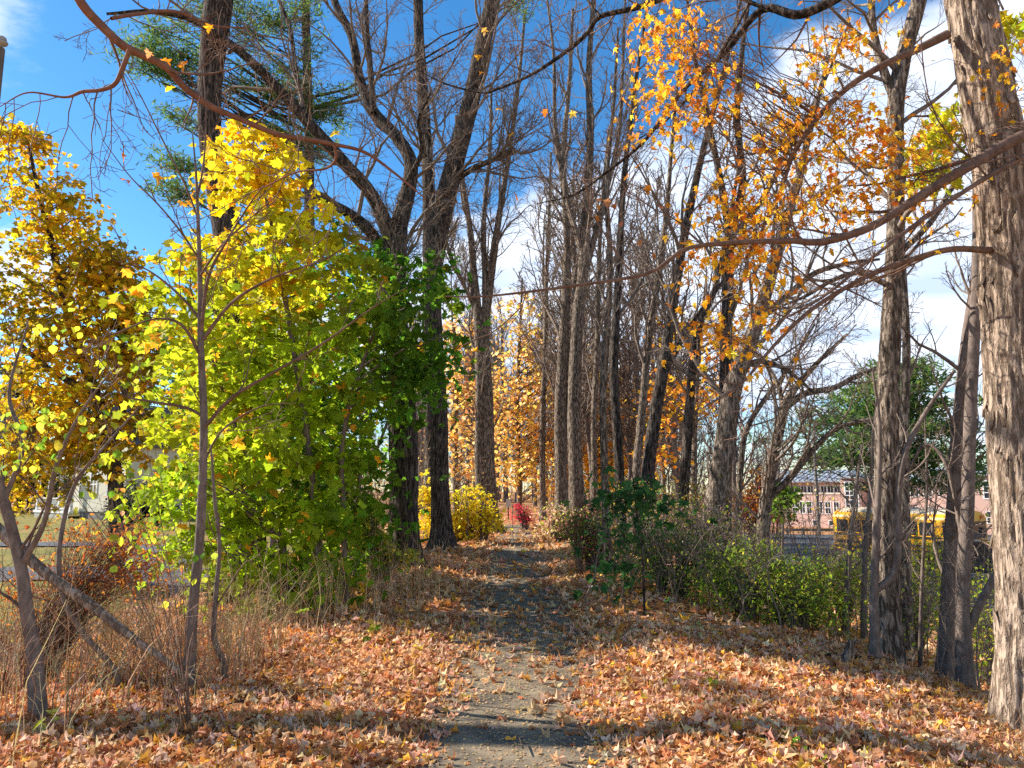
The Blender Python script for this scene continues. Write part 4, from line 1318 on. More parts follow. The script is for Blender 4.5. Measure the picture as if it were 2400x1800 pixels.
PINE = [(0.09, 0.16, 0.04), (0.13, 0.20, 0.045), (0.06, 0.12, 0.045), (0.18, 0.23, 0.05)]
pine('white_pine', 'green pine seen past the broad bowed black trunk at upper left', 22.0,
     [(668, 1050), (668, 700), (668, 350), (664, 180), (660, 0), (655, -220)], [30, 28, 24, 22, 20, 12],
     [(370, 75, 60, 18, 7), (370, 120, 60, 22, 9), (330, 150, 40, 15, 5), (400, 180, 40, 15, 4), (385, 265, 25, 15, 3), (375, 350, 35, 25, 5), (370, 410, 35, 20, 6), (440, 20, 40, 15, 4),
      (620, 40, 70, 30, 9), (560, 180, 50, 30, 7), (640, 200, 60, 40, 9), (700, 250, 60, 40, 8), (600, 300, 60, 30, 7), (560, 60, 40, 30, 5), (690, 330, 40, 30, 5), (1110, -10, 30, 6, 3)], PINE, per=30, L=0.22, w=0.022, sp=0.30)
pine('white_pine', 'broad dark pine standing in front of the brick school', 70.0,
     [(1925, 1180), (1925, 1050), (1928, 930), (1930, 840), (1932, 790)], [22, 20, 15, 9, 4],
     [(1930, 800, 40, 15, 7), (1925, 835, 70, 18, 12), (1900, 870, 100, 18, 14), (1940, 880, 90, 18, 12), (1880, 910, 110, 18, 14), (1960, 930, 100, 18, 12), (1860, 950, 120, 20, 14), (1970, 975, 110, 18, 12), (1900, 1000, 120, 18, 13), (1850, 985, 70, 14, 8), (2010, 1020, 90, 14, 9), (1960, 1050, 90, 12, 8)], PINE, per=20, L=0.8, w=0.04, sp=0.9)
for lb_, xd_p, D_p, y0_ in (('dark conifer behind the second clapboard building', 405, 100.0, 760), ('dark conifer rising behind the house at the left', 285, 105.0, 800), ('dark conifer at the outer left end of the houses', 40, 100.0, 780), ('dark conifer between the two clapboard houses', 160, 110.0, 820)):
    pine('dark_conifer', lb_, D_p, [(xd_p, 1090), (xd_p, 980), (xd_p + 2, 880), (xd_p, y0_ + 10)], [16, 13, 8, 3],
         [(xd_p, y0_ + i * 42 + 25, 18 + 9 * i, 18, 5 + 2 * i) for i in range(7)], [(0.03, 0.05, 0.025), (0.045, 0.065, 0.03), (0.02, 0.035, 0.02)], per=14, L=1.0, w=0.05, sp=0.8)

# ---- bushes and undergrowth


def bush(name, label, D, blobs, nclump, per, spreadr, size, tpl, colf, stems=7, depth=0.9, group=None, m=None, hang=0.4, cat='shrub', lf=None, twigm=None, frac=1.0):
    cx = np.mean([b[0] for b in blobs])
    lowest = max(blobs, key=lambda b: b[1])
    base = px(lowest[0], lowest[1], D)
    base[2] = G(base[0], D)
    t = wthing(name, label, cat, base, group)
    g, cc, data = clump_crown(blobs, D, nclump, per, spreadr, size, tpl, colf, depth, hang=hang, flatness=0.26)
    tag(wobj(lf or 'foliage', g, M_LEAF, t, color=True), kind='stuff')
    # arching stems rise from a few feet on the ground into the sprays
    ft = np.array([px(lowest[0] + rng.normal() * lowest[2] * 0.5, lowest[1], D + rng.normal() * 0.3) for _ in range(stems)])
    ft[:, 2] = ground(ft[:, 0], ft[:, 1]) - 0.05
    cc = cc[:max(3, int(len(cc) * frac))]
    s = ft[np.argmin(np.linalg.norm(cc[:, None, :2] - ft[None, :, :2], axis=-1) + rng.random((len(cc), stems)) * 0.5, axis=1)]
    tt = np.linspace(0, 1, 5)[None, :, None]
    mid = s * 0.6 + cc * 0.4 + np.array([0, 0, 1.0]) * (cc - s)[:, 2:3] * 0.4
    P = s[:, None] * (1 - tt) ** 2 + 2 * mid[:, None] * tt * (1 - tt) + cc[:, None] * tt ** 2
    P[:, 1:] += rng.normal(size=P[:, 1:].shape) * 0.02
    rr = max(0.0022, 0.00038 * D)
    b = Geo()
    tubes(b, P, np.linspace(rr * 1.8, rr * 0.6, 5)[None].repeat(len(cc), 0), 3)
    P2, R2 = spawn(P, np.full(P.shape[:2], rr), 2, 0.3, 1, 45, 0.35, 4, 0.05, 0.2, 0.6, rr * 0.45, 0.2)
    tubes(b, P2, R2, 3)
    wobj('stems', b, twigm or M_TWIG, t, smooth=True)
    return t


OV, OVW = oval(0.28), oval(0.42)
GRN = [(0.17, 0.26, 0.035), (0.25, 0.33, 0.04), (0.10, 0.17, 0.03)]
YGR = [(0.52, 0.54, 0.05), (0.40, 0.50, 0.04), (0.64, 0.56, 0.07), (0.28, 0.38, 0.03)]
PNK = [(0.74, 0.44, 0.34), (0.76, 0.54, 0.38), (0.68, 0.32, 0.28), (0.66, 0.58, 0.28), (0.45, 0.42, 0.10)]


def mixpal(*pw):
    pal = sum((list(p) for p, _ in pw), [])
    w = sum(([k / len(p)] * len(p) for p, k in pw), [])
    return lambda p: pick(pal, len(p), 0.16, w)


bush('yellow_bush', 'bright yellow bush at the left edge of the path before the twin trunks', 23.5, [(1020, 1085, 45, 45), (985, 1130, 40, 35), (1045, 1110, 30, 40), (1000, 1160, 45, 25), (925, 1060, 20, 50), (930, 1120, 20, 40)], 190, 16, 0.19, 0.12, [star(0.2), OVW], lambda p: pick([(0.84, 0.64, 0.03), (0.86, 0.70, 0.05), (0.78, 0.54, 0.03), (0.62, 0.58, 0.04)], len(p), 0.1))
bush('pink_shrub', 'pale pink and cream shrub where the path narrows on the right', 24.0, [(1205, 1110, 40, 30), (1255, 1120, 50, 45), (1300, 1100, 40, 40), (1190, 1140, 25, 20)], 210, 14, 0.20, 0.11, OV, mixpal((PNK, 6), (YGR, 1)))
bush('red_burning_bush', 'small crimson bush in the middle of the far path', 31.0, [(1125, 1105, 18, 16), (1135, 1118, 22, 10), (1118, 1095, 10, 10)], 55, 12, 0.14, 0.09, OV, lambda p: pick([(0.70, 0.05, 0.09), (0.76, 0.10, 0.14), (0.60, 0.03, 0.06)], len(p), 0.1), stems=3)
bush('mixed_shrub', 'loose green shrub touched with red, nearest the path on its right side', 14.5, [(1260, 1150, 45, 35), (1300, 1170, 45, 35), (1240, 1120, 35, 30), (1290, 1120, 30, 30), (1262, 1190, 25, 20)], 230, 11, 0.13, 0.06, OV, mixpal((GRN, 3), (PNK, 1.2), ([(0.55, 0.10, 0.09)], 0.7), (YGR, 1)))
leafy('green_maple_sapling', 'young maple with large dark green leaves standing in the shrubs right of the path', [([(1392, 1310), (1388, 1200), (1375, 1100), (1365, 1020), (1352, 985)], [5, 5, 4, 3, 2])], 10.0, M_BARK_DK,
      [(1350, 1030, 40, 35), (1390, 1050, 40, 40), (1340, 1080, 40, 30), (1380, 1110, 50, 30), (1350, 1140, 35, 22), (1320, 1160, 30, 20), (1330, 1215, 35, 18), (1395, 1330, 22, 15), (1310, 1060, 25, 25), (1430, 1080, 25, 30)], 26, 13, 0.22, 0.12, [MAPLE_A, MAPLE_B], lambda p: pick([(0.055, 0.15, 0.04), (0.08, 0.19, 0.045), (0.035, 0.10, 0.03)], len(p), 0.15), r0=0.008, rmin=0.003, hang=0.5, flatness=0.2)
leafy('green_maple_sapling', 'bright green maple sapling before the brick school, beside the split stem', [([(1690, 1180), (1692, 1090), (1690, 1040)], [6, 5, 3])], 20.0, M_BARK_YNG, [(1695, 1065, 22, 28), (1680, 1090, 18, 20)], 40, 10, 0.14, 0.14, [star(0.3)], lambda p: pick([(0.12, 0.22, 0.02), (0.18, 0.28, 0.03)], len(p)), r0=0.008, rmin=0.004)
for lb, D, bl, n, cf in (
        ('dense dark green shrub spreading below the leaning grey trunk', 12.0, [(1450, 1190, 80, 55), (1400, 1200, 50, 45), (1480, 1240, 70, 40), (1430, 1150, 60, 40)], 420, mixpal((GRN, 5), (PNK, 1.0), ([(0.08, 0.13, 0.03)], 1))),
        ('pinkish arching shrub just below the leaning grey trunk', 13.0, [(1540, 1130, 60, 40), (1580, 1160, 60, 45), (1490, 1110, 50, 40), (1440, 1100, 50, 30)], 300, mixpal((PNK, 6), (YGR, 2), (GRN, 0.6))),
        ('green shrub with a lit yellow crown in the centre of the right slope', 10.8, [(1600, 1220, 90, 55), (1560, 1250, 60, 45), (1650, 1260, 70, 45), (1620, 1180, 50, 35)], 520, mixpal((GRN, 4.5), (YGR, 1.4), ([(0.08, 0.13, 0.03)], 0.8))),
        ('low green shrub at the outer end of the right-hand thicket', 10.4, [(1700, 1270, 60, 45), (1720, 1230, 50, 40), (1740, 1300, 60, 30)], 330, mixpal((GRN, 3), (YGR, 2.2))),
        ('bright yellow-green shrub in front of the pale thin saplings', 12.0, [(1790, 1225, 70, 45), (1830, 1255, 70, 55), (1780, 1290, 60, 30), (1860, 1205, 40, 45), (1740, 1215, 40, 40)], 420, mixpal((YGR, 4), ([(0.7, 0.5, 0.05)], 0.6))),
        ('yellow-green shrub behind the twin stems below the school bus', 12.0, [(1990, 1215, 50, 55), (2020, 1280, 50, 60), (1970, 1310, 40, 40), (2010, 1175, 35, 35)], 360, mixpal((YGR, 4), (GRN, 1))),
        ('yellow-green shrub squeezed between the smooth stem and the shaggy trunk', 9.8, [(2125, 1330, 35, 60), (2140, 1400, 30, 40), (2120, 1250, 25, 40)], 200, mixpal((YGR, 4), (GRN, 1))),
        ('golden shrub beyond the pinkish thicket, lit from behind', 17.0, [(1440, 1080, 50, 30), (1500, 1060, 60, 35), (1380, 1060, 40, 30)], 200, mixpal((YGR, 3), ([(0.75, 0.5, 0.06), (0.7, 0.3, 0.05)], 2)))):
    bush('thicket_shrub', lb, D, bl, int(n * 0.30), 24, 0.30 if D > 11 else 0.27, 0.06, OV, cf, group='shrubs on the right slope')
bush('russet_shrub', 'russet and gold leafed bush before the school, right of the leaning trunk', 26.0, [(1630, 1070, 40, 35), (1660, 1100, 40, 30), (1600, 1090, 30, 30), (1640, 1030, 25, 25)], 150, 12, 0.22, 0.11, OVW, lambda p: pick([(0.55, 0.16, 0.04), (0.7, 0.35, 0.04), (0.35, 0.07, 0.06), (0.4, 0.25, 0.05)], len(p), 0.15))
bush('dark_evergreen_bush', 'rounded dark evergreen bush beside the house', 34.0, [(300, 1080, 45, 45), (270, 1110, 40, 35), (335, 1100, 40, 40)], 200, 22, 0.24, 0.12, OVW, lambda p: pick([(0.022, 0.045, 0.018), (0.035, 0.06, 0.02)], len(p)))
bush('low_leafy_bush', 'yellow-green low bush around the foot of the massive black tree', 14.0, [(820, 1185, 40, 30), (790, 1140, 40, 45), (770, 1080, 35, 45), (880, 1190, 18, 18), (830, 1215, 25, 12)], 120, 9, 0.15, 0.11, [MAPLE_A, star(0.3)], lambda p: pick([(0.38, 0.42, 0.03), (0.2, 0.28, 0.02), (0.6, 0.5, 0.04)], len(p), 0.15))
bush('dark_hedge_shrub', 'shadowy dark green shrub low behind the dry stalks under the maple', 11.5, [(540, 1240, 70, 40), (610, 1250, 50, 40), (500, 1270, 40, 30)], 220, 14, 0.13, 0.075, OVW, lambda p: pick([(0.02, 0.04, 0.014), (0.03, 0.055, 0.018)], len(p)))
bush('rust_rose_shrub', 'rust-coloured prickly shrub among the dry stalks at the left edge', 6.8, [(230, 1190, 60, 45), (290, 1150, 40, 50), (180, 1150, 50, 40), (270, 1240, 60, 30), (130, 1230, 50, 40), (60, 1290, 60, 60), (330, 1230, 50, 40), (200, 1260, 60, 40)], 230, 9, 0.10, 0.04, OV, lambda p: pick([(0.50, 0.17, 0.03), (0.58, 0.26, 0.04), (0.40, 0.11, 0.03)], len(p), 0.15), twigm=M_TWIG_BR)
bush('round_leaved_vine', 'climbing vine with round yellow-green leaves along the left edge', 5.2, [(60, 900, 70, 40), (40, 980, 60, 50), (130, 930, 50, 50), (330, 980, 50, 40), (380, 1010, 40, 40), (250, 1010, 50, 50), (300, 1150, 50, 50), (170, 700, 100, 60), (220, 820, 60, 60), (430, 1220, 40, 40)], 62, 4, 0.09, 0.055, oval(0.48, 0.1), lambda p: pick([(0.62, 0.60, 0.04), (0.45, 0.52, 0.05), (0.72, 0.62, 0.06), (0.2, 0.34, 0.03)], len(p), 0.12), stems=5, frac=0.2, hang=0.9, cat='vine', twigm=M_TWIG_BR)



def bramble(label, x, y, D, n, h, wid, m=None, leaves=0, pal=None):
    """a leafless tangle of arching stems"""
    b = px(x, y, D)
    b[2] = G(b[0], D)
    t = wthing('bare_bramble', label, 'shrub', b)
    f = np.column_stack([b[0] + rng.normal(0, wid, n), D + rng.normal(0, wid * 0.6, n)])
    z = ground(f[:, 0], f[:, 1])
    tt = np.linspace(0, 1, 8)
    az = rng.uniform(0, 6.28, n); le = rng.uniform(0.15, 0.7, n); hh = h * rng.uniform(0.5, 1.2, n)
    P = np.stack([f[:, :1] + (np.cos(az) * le * hh)[:, None] * tt ** 1.5, f[:, 1:] + (np.sin(az) * le * hh)[:, None] * tt ** 1.5, z[:, None] - 0.05 + hh[:, None] * (tt * 1.25 - 0.3 * tt ** 2.2)], -1)
    P[:, 1:] += rng.normal(size=P[:, 1:].shape) * 0.03
    r = max(0.004, 0.0006 * D)
    R = np.outer(rng.uniform(0.7, 1.8, n) * r, 1 - 0.7 * tt)
    g = Geo()
    tubes(g, P, R, 5)
    P2, R2 = spawn(P, R, 7, 0.2, 1, 50, 0.32, 5, 0.06, 0.2, 0.6, r * 0.4, 0.3); tubes(g, P2, R2, 3)
    P3, R3 = spawn(P2, R2, 3, 0.2, 1, 50, 0.5, 4, 0.04, 0.2, 0.6, r * 0.3, 0.3); tubes(g, P3, R3, 3)
    tag(wobj('stems', g, m or M_TWIG, t, smooth=True), kind='stuff')
    if leaves:
        i = rng.integers(0, len(P3), leaves)
        g = Geo()
        scatter(g, OVW, P3[i, -1], rots(rng.uniform(0, 6.28, leaves), rng.normal(-0.6, 0.4, leaves), rng.normal(0, 0.4, leaves)), rng.uniform(0.04, 0.07, leaves), pick(pal, leaves))
        tag(wobj('foliage', g, M_LEAF, t, color=True), kind='stuff')


bramble('leafless grey tangle between the twin stems and the shaggy trunk', 2140, 1430, 8.3, 16, 2.0, 0.35)
bramble('leafless tangle on the slope in front of the parking lot', 1740, 1190, 17.0, 26, 2.3, 1.3, leaves=160, pal=[(0.5, 0.2, 0.05), (0.5, 0.45, 0.1)])
bramble('arching bare stems right of the forked tree below the bus', 1985, 1330, 10.5, 14, 1.7, 0.6, leaves=60, pal=YGR)
bramble('thorny brown tangle in front of the lawn at far left', 120, 1330, 7.5, 12, 1.5, 0.8, M_TWIG_BR, leaves=120, pal=[(0.55, 0.2, 0.05), (0.6, 0.5, 0.08), (0.62, 0.3, 0.16)])
bramble('bare arching stems poking out of the green shrub in the centre of the right slope', 1610, 1270, 10.6, 20, 1.5, 0.8, leaves=50, pal=YGR)
bramble('bare dark stems under the leaning grey trunk', 1480, 1240, 11.6, 18, 1.4, 0.7, leaves=40, pal=PNK)
bramble('tangled bare stems screening the front of the bus', 1900, 1230, 16.0, 22, 2.6, 1.2)
bramble('thin bare stems between the dark left trunks', 930, 1130, 24.0, 22, 3.2, 1.1, leaves=120, pal=APR)

# ---- the wood at the end of the path: a few kinds, copied singly


def forest_kind(h, r, k, L, ang, seed, lean, bark, tw, look, t0=0.22):
    global rng
    keep = rng
    rng = np.random.default_rng(seed)
    root = thing('forest_tree', look + ' in the grey wood at the end of the path', 'tree', (0, 0, 0), 'bare trees of the far wood')
    z = np.linspace(-0.4, h, 9)
    P = np.column_stack([lean * (np.maximum(z, 0) / h) ** 1.5 + 0.12 * np.cumsum(rng.normal(size=9)) * 0.5, 0.1 * np.cumsum(rng.normal(size=9)), z])
    R = r * (1 - 0.8 * (z - z[0]) / (h + 0.4))
    Q = spline(np.column_stack([P, R]), 26)
    g = Geo(); trunk(g, Q[:, :3], Q[:, 3], 9, 0.08, seed=seed)
    obj('trunk', g, bark, root, smooth=True)
    g = Geo()
    P1, R1 = spawn(Q[None, :, :3], Q[None, :, 3], k, t0, 1, ang, -L, 7, 0.13, 0.12, 0.45, 0.03, 0.4); tubes(g, P1, R1, 5)
    P2, R2 = spawn(P1, R1, 6, 0.15, 1, 40, 0.5, 4, 0.1, 0.16, 0.6, 0.018, 0.4); tubes(g, P2, R2, 3)
    P3, R3 = spawn(P2, R2, 6, 0.15, 1, 42, 0.5, 3, 0.08, 0.18, 0.6, 0.011, 0.4); tubes(g, P3, R3, 3)
    P4, R4 = spawn(P3, R3, 2, 0.2, 1, 42, 0.5, 3, 0.06, 0.18, 0.7, 0.008, 0.4); tubes(g, P4, R4, 3)
    obj('crown', g, tw, root, smooth=True)
    rng = keep
    return root


kinds = [forest_kind(17, 0.20, 24, 3.6, 32, 1, 0.8, M_BARK, M_TWIG, 'tall bare tree leaning a little'), forest_kind(14, 0.13, 20, 2.6, 36, 2, -0.6, M_BARK_YNG, M_TWIG, 'slender bare tree'),
         forest_kind(19, 0.24, 26, 4.2, 36, 3, 0.4, M_BARK, M_TWIG, 'stout tall bare tree'), forest_kind(9, 0.07, 16, 1.9, 34, 4, 0.7, M_BARK_YNG, M_TWIG_BR, 'thin low bare tree')]
fr = np.random.default_rng(21)
first = [True] * 4
spots = [(x_, d_, k_) for x_, d_, k_ in zip([1075, 1180, 1225, 1262, 1300, 1345, 1400, 1440],
                                            [52, 53, 50, 52, 50, 52, 54, 56], [1, 1, 1, 3, 1, 3, 1, 3])]
for x_, d_ in zip(np.concatenate([fr.uniform(1180, 1480, 20), fr.uniform(1480, 1640, 5), fr.uniform(1000, 1110, 3)]), np.concatenate([fr.uniform(27, 47, 20), fr.uniform(34, 50, 5), fr.uniform(36, 48, 3)])):
    spots.append((x_, d_, int(fr.choice([1, 1, 3]))))
for i in range(88):
    D = 50 + 58 * (i / 88.0) ** 0.9 + fr.uniform(-2, 2)
    xd = fr.uniform(860, 1420) if i % 4 else fr.uniform(480, 1560)
    spots.append((xd, D, fr.integers(0, 4) if D > 64 else fr.choice([1, 3])))
for xd, D, k in spots:
    p = px(xd, 1060, D)
    if abs(p[0] - 0.15) < 1.3 and D < 60:
        p[0] += 2.6 if fr.random() < 0.5 else -2.6
    o = kinds[k] if first[k] else copy_tree(kinds[k])
    first[k] = False
    o.location = (p[0], D, G(p[0], D) - 0.05)
    o.rotation_euler = (0, 0, fr.uniform(0, 6.28))
    s_ = fr.uniform(0.8, 1.2)
    o.scale = (s_, s_, s_)
# more of them beyond the lawn on the left and behind the school on the right
for (xd, D, k, lb, gr) in [(x, d, int(fr.integers(0, 3)), 'bare grey tree behind the houses beyond the lawn', 'bare trees behind the houses') for x, d in zip(np.linspace(-60, 560, 16), fr.uniform(84, 120, 16))] + \
        [(x, d, int(fr.integers(0, 3)), 'bare tree on the skyline around the school', 'bare trees around the school') for x, d in zip(np.linspace(1520, 2230, 13), fr.uniform(150, 210, 13))]:
    p = px(xd, 1060, D)
    o = copy_tree(kinds[k])
    o['label'] = lb
    o['group'] = gr
    o.location = (p[0], D, G(p[0], D) - 0.05)
    o.rotation_euler = (0, 0, fr.uniform(0, 6.28))
    s_ = fr.uniform(0.75, 1.1)
    o.scale = (s_, s_, s_)
# brushy understorey of thin stems at the back of the wood
g = Geo()
n = 760
x = fr.uniform(-26, 22, n); y = fr.uniform(48, 105, n)
ok = (np.abs(x - 0.2) > 1.6) | (y > 62)
x, y = x[ok], y[ok]; n = len(x)
hh = fr.uniform(1.5, 6.5, n)
tt = np.linspace(0, 1, 5)
P = np.stack([x[:, None] + fr.normal(size=(n, 1)) * 0.5 * tt ** 2 * hh[:, None] * 0.4, y[:, None] + fr.normal(size=(n, 1)) * 0.3 * tt ** 2, ground(x, y)[:, None] + tt * hh[:, None]], -1)
tubes(g, P, np.full((n, 5), 0.028) * (1 - 0.6 * tt), 3)
P2, R2 = spawn(P, np.full((n, 5), 0.02), 6, 0.2, 1, 45, 0.35, 4, 0.1, 0.2, 0.7, 0.013, 0.3)
tubes(g, P2, R2, 3)
tag(obj('forest_undergrowth', g, M_TWIG), 'grey brush of thin bare stems filling the far wood', 'undergrowth', kind='stuff')
# fallen leaves still caught on that brush
g = Geo()
n = 5200
i = fr.integers(0, len(P2), n)
p = P2[i, -1] + fr.normal(size=(n, 3)) * 0.3
scatter(g, kite(0.45), p, rots(fr.uniform(0, 6.28, n), fr.normal(-0.6, 0.5, n), fr.normal(0, 0.5, n)), fr.uniform(0.14, 0.26, n), pick(APR + [(0.5, 0.24, 0.1), (0.45, 0.3, 0.16)], n))
tag(obj('brush_leaves', g, M_LEAF, color=True), 'apricot leaves caught on the brush of the far wood', 'leaves', kind='stuff')

# ------------------------------------------------------------------ buildings
M_SIDING = mat('clapboard', (0.62, 0.58, 0.47), 0.7)


def siding_nodes(m, pitch):
    nt = m.node_tree
    N, L = nt.nodes.new, nt.links.new
    b = nt.nodes['Principled BSDF']
    tc = N('ShaderNodeTexCoord')
    w = N('ShaderNodeTexWave')
    w.wave_type = 'BANDS'; w.bands_direction = 'Z'; w.wave_profile = 'SAW'
    w.inputs['Scale'].default_value = 1.0 / pitch / 3.18
    L(tc.outputs['Object'], w.inputs['Vector'])
    bp = N('ShaderNodeBump')
    bp.inputs['Strength'].default_value = 0.8
    bp.inputs['Distance'].default_value = 0.03
    L(w.outputs[0], bp.inputs['Height'])
    L(bp.outputs[0], b.inputs['Normal'])


siding_nodes(M_SIDING, 0.16)
M_TRIM = mat('white_trim', (0.75, 0.75, 0.73), 0.5)
M_GLASS = mat('window_glass', (0.03, 0.04, 0.05), 0.08, 0.6)
M_SHING = noisy('roof_shingle', (0.07, 0.065, 0.065), (0.14, 0.13, 0.13), (3, 3, 9), 0.9, 0.4)
M_FOUND = noisy('foundation_stone', (0.12, 0.11, 0.10), (0.2, 0.19, 0.18), (2, 2, 2), 0.9, 0.4)


def window(root, x0, x1, z0, z1, y, nx=2, nz=2, fw=0.09, name='window'):
    """window on a wall whose face is the plane y, facing -y; local coordinates"""
    g = Geo()
    g.box((x0 - fw, y - 0.06, z0 - fw), (x0, y + 0.05, z1 + fw)); g.box((x1, y - 0.06, z0 - fw), (x1 + fw, y + 0.05, z1 + fw))
    g.box((x0, y - 0.055, z1), (x1, y + 0.05, z1 + fw)); g.box((x0, y - 0.08, z0 - fw), (x1, y + 0.05, z0))
    o = obj(name, g, M_TRIM, root)
    g = Geo(); g.box((x0, y - 0.012, z0), (x1, y + 0.03, z1)); obj('pane', g, M_GLASS, o)
    g = Geo()
    for i in range(1, nx):
        xx = x0 + (x1 - x0) * i / nx; g.box((xx - fw * 0.35, y - 0.045, z0), (xx + fw * 0.35, y - 0.013, z1))
    for i in range(1, nz):
        zz = z0 + (z1 - z0) * i / nz; g.box((x0, y - 0.043, zz - fw * 0.35), (x1, y - 0.014, zz + fw * 0.35))
    if g.n:
        obj('muntin', g, M_TRIM, o)
    return o


def gable(root, x0, x1, y0, y1, h, rh, wallm, over=0.35, axis='x'):
    """gable house body; ridge along y, gable end faces the camera"""
    g = Geo()
    prof = [(x0, 0.5), (x1, 0.5), (x1, h), ((x0 + x1) / 2, h + rh), (x0, h)]
    g.prism(prof, y0, y1, axis=1)
    obj('wall', g, wallm, root)
    g = Geo(); g.box((x0 + 0.05, y0 + 0.05, -0.6), (x1 - 0.05, y1 - 0.05, 0.5)); obj('foundation', g, M_FOUND, root)
    mx = (x0 + x1) / 2
    sl = rh / (mx - x0)
    g = Geo()
    for sgn, xe in ((-1, x0 - over), (1, x1 + over)):
        ze = h - over * sl
        pr = [(xe, ze + 0.02), (mx, h + rh + 0.02), (mx, h + rh + 0.2), (xe, ze + 0.2)]
        g.prism(pr if sgn < 0 else pr[::-1], y0 - 0.35, y1 + 0.35, axis=1)
    obj('roof', g, M_SHING, root)


hb = px(215, 1121, 74.0)
h = thing('clapboard_house', 'cream clapboard house with a white railed porch beyond the lawn at left', 'house', (hb[0], 74.0, G(hb[0], 74.0)))
h.rotation_euler = (0, 0, math.radians(-38))
h.scale = (1.5, 1.5, 1.5)
gable(h, -3.2, 3.2, 0, 9, 4.9, 2.6, M_SIDING)
window(h, -1.6, -0.7, 1.6, 3.0, 0); window(h, 0.9, 1.8, 1.6, 3.0, 0); window(h, -0.5, 0.4, 5.2, 6.4, 0)
g = Geo(); g.box((-9.2, 2.0, 0.5), (-3.22, 8.5, 4.4)); obj('wing_wall', g, M_SIDING, h)
g = Geo(); g.prism([(1.6, 4.42), (5.25, 6.3), (8.9, 4.42), (8.9, 4.3), (1.6, 4.3)], -9.5, -3.25, axis=0); obj('wing_roof', g, M_SHING, h)
window(h, -8.2, -7.3, 1.5, 3.1, 2.0); window(h, -5.2, -4.3, 1.5, 3.1, 2.0)
p_ = obj('porch_floor', Geo().box((-9.3, -0.6, 0.35), (-3.25, 1.98, 0.5)), M_TRIM, h)
obj('porch_roof', Geo().prism([(-0.9, 3.15), (1.95, 3.75), (1.95, 3.6), (-0.9, 3.0)], -9.5, -3.25, axis=0), M_SHING, h)
for xx in (-9.1, -7.2, -5.3, -3.45):
    obj('porch_post', Geo().box((xx - 0.09, -0.5, 0.5), (xx + 0.09, -0.32, 3.05)), M_TRIM, h)
rail = obj('porch_railing', Geo().box((-9.0, -0.46, 1.32), (-3.5, -0.38, 1.4)).box((-9.0, -0.46, 0.62), (-3.5, -0.38, 0.69)), M_TRIM, h)
for xx in np.arange(-8.9, -3.5, 0.22):
    obj('baluster', Geo().box((xx - 0.025, -0.44, 0.69), (xx + 0.025, -0.40, 1.32)), M_TRIM, rail)
g = Geo()
for xx in np.arange(-9.1, -3.4, 0.16):
    g.box((xx - 0.03, -0.55, -0.6), (xx + 0.03, -0.53, 0.35))
obj('porch_lattice', g, M_TRIM, h)
obj('door', Geo().box((-6.7, 1.93, 0.5), (-5.8, 2.02, 2.6)), mat('door_paint', (0.25, 0.10, 0.06), 0.5), h)

hb = px(345, 1098, 88.0)
h = thing('clapboard_outbuilding', 'second cream clapboard building behind the dark evergreen bush', 'house', (hb[0], 88.0, G(hb[0], 88.0)))
h.rotation_euler = (0, 0, math.radians(-34))
h.scale = (1.35, 1.35, 1.35)
gable(h, -3.6, 3.6, 0, 8, 5.2, 2.2, M_SIDING)
window(h, -1.9, -1.0, 3.6, 4.9, 0); window(h, 0.6, 1.5, 1.4, 2.8, 0)

# brick school
M_BRICK = mat('pink_brick', (0.5, 0.26, 0.2), 0.85)


def brick_nodes():
    nt = M_BRICK.node_tree
    N, L = nt.nodes.new, nt.links.new
    b = nt.nodes['Principled BSDF']
    tc = N('ShaderNodeTexCoord'); mp = N('ShaderNodeMapping'); mp.inputs['Rotation'].default_value = (math.pi / 2, 0, 0)
    br = N('ShaderNodeTexBrick')
    br.inputs['Scale'].default_value = 3.0
    br.inputs['Color1'].default_value = (0.60, 0.39, 0.33, 1); br.inputs['Color2'].default_value = (0.54, 0.34, 0.28, 1); br.inputs['Mortar'].default_value = (0.5, 0.42, 0.36, 1)
    L(tc.outputs['Object'], mp.inputs[0]); L(mp.outputs[0], br.inputs['Vector']); L(br.outputs['Color'], b.inputs['Base Color'])


brick_nodes()
M_METAL = noisy('standing_seam_metal', (0.30, 0.33, 0.37), (0.40, 0.43, 0.47), (0.5, 0.5, 0.5), 0.45, 0.1, metallic=0.2)
M_STONE = mat('pale_stone', (0.6, 0.56, 0.48), 0.8)
SD = 128.0
sb = px(1832, 1138, SD)
sz0 = G(sb[0], SD)
k = S / F * SD
h = thing('brick_school', 'long pink brick school with grey metal roofs behind the parked bus', 'building', (sb[0], SD, sz0))
h.rotation_euler = (0, 0, math.radians(-42))


def lx(xd):
    return (px(xd, 1100, SD) - sb)[0]


def lz(yd):
    return px(1832, yd, SD)[2] - sz0


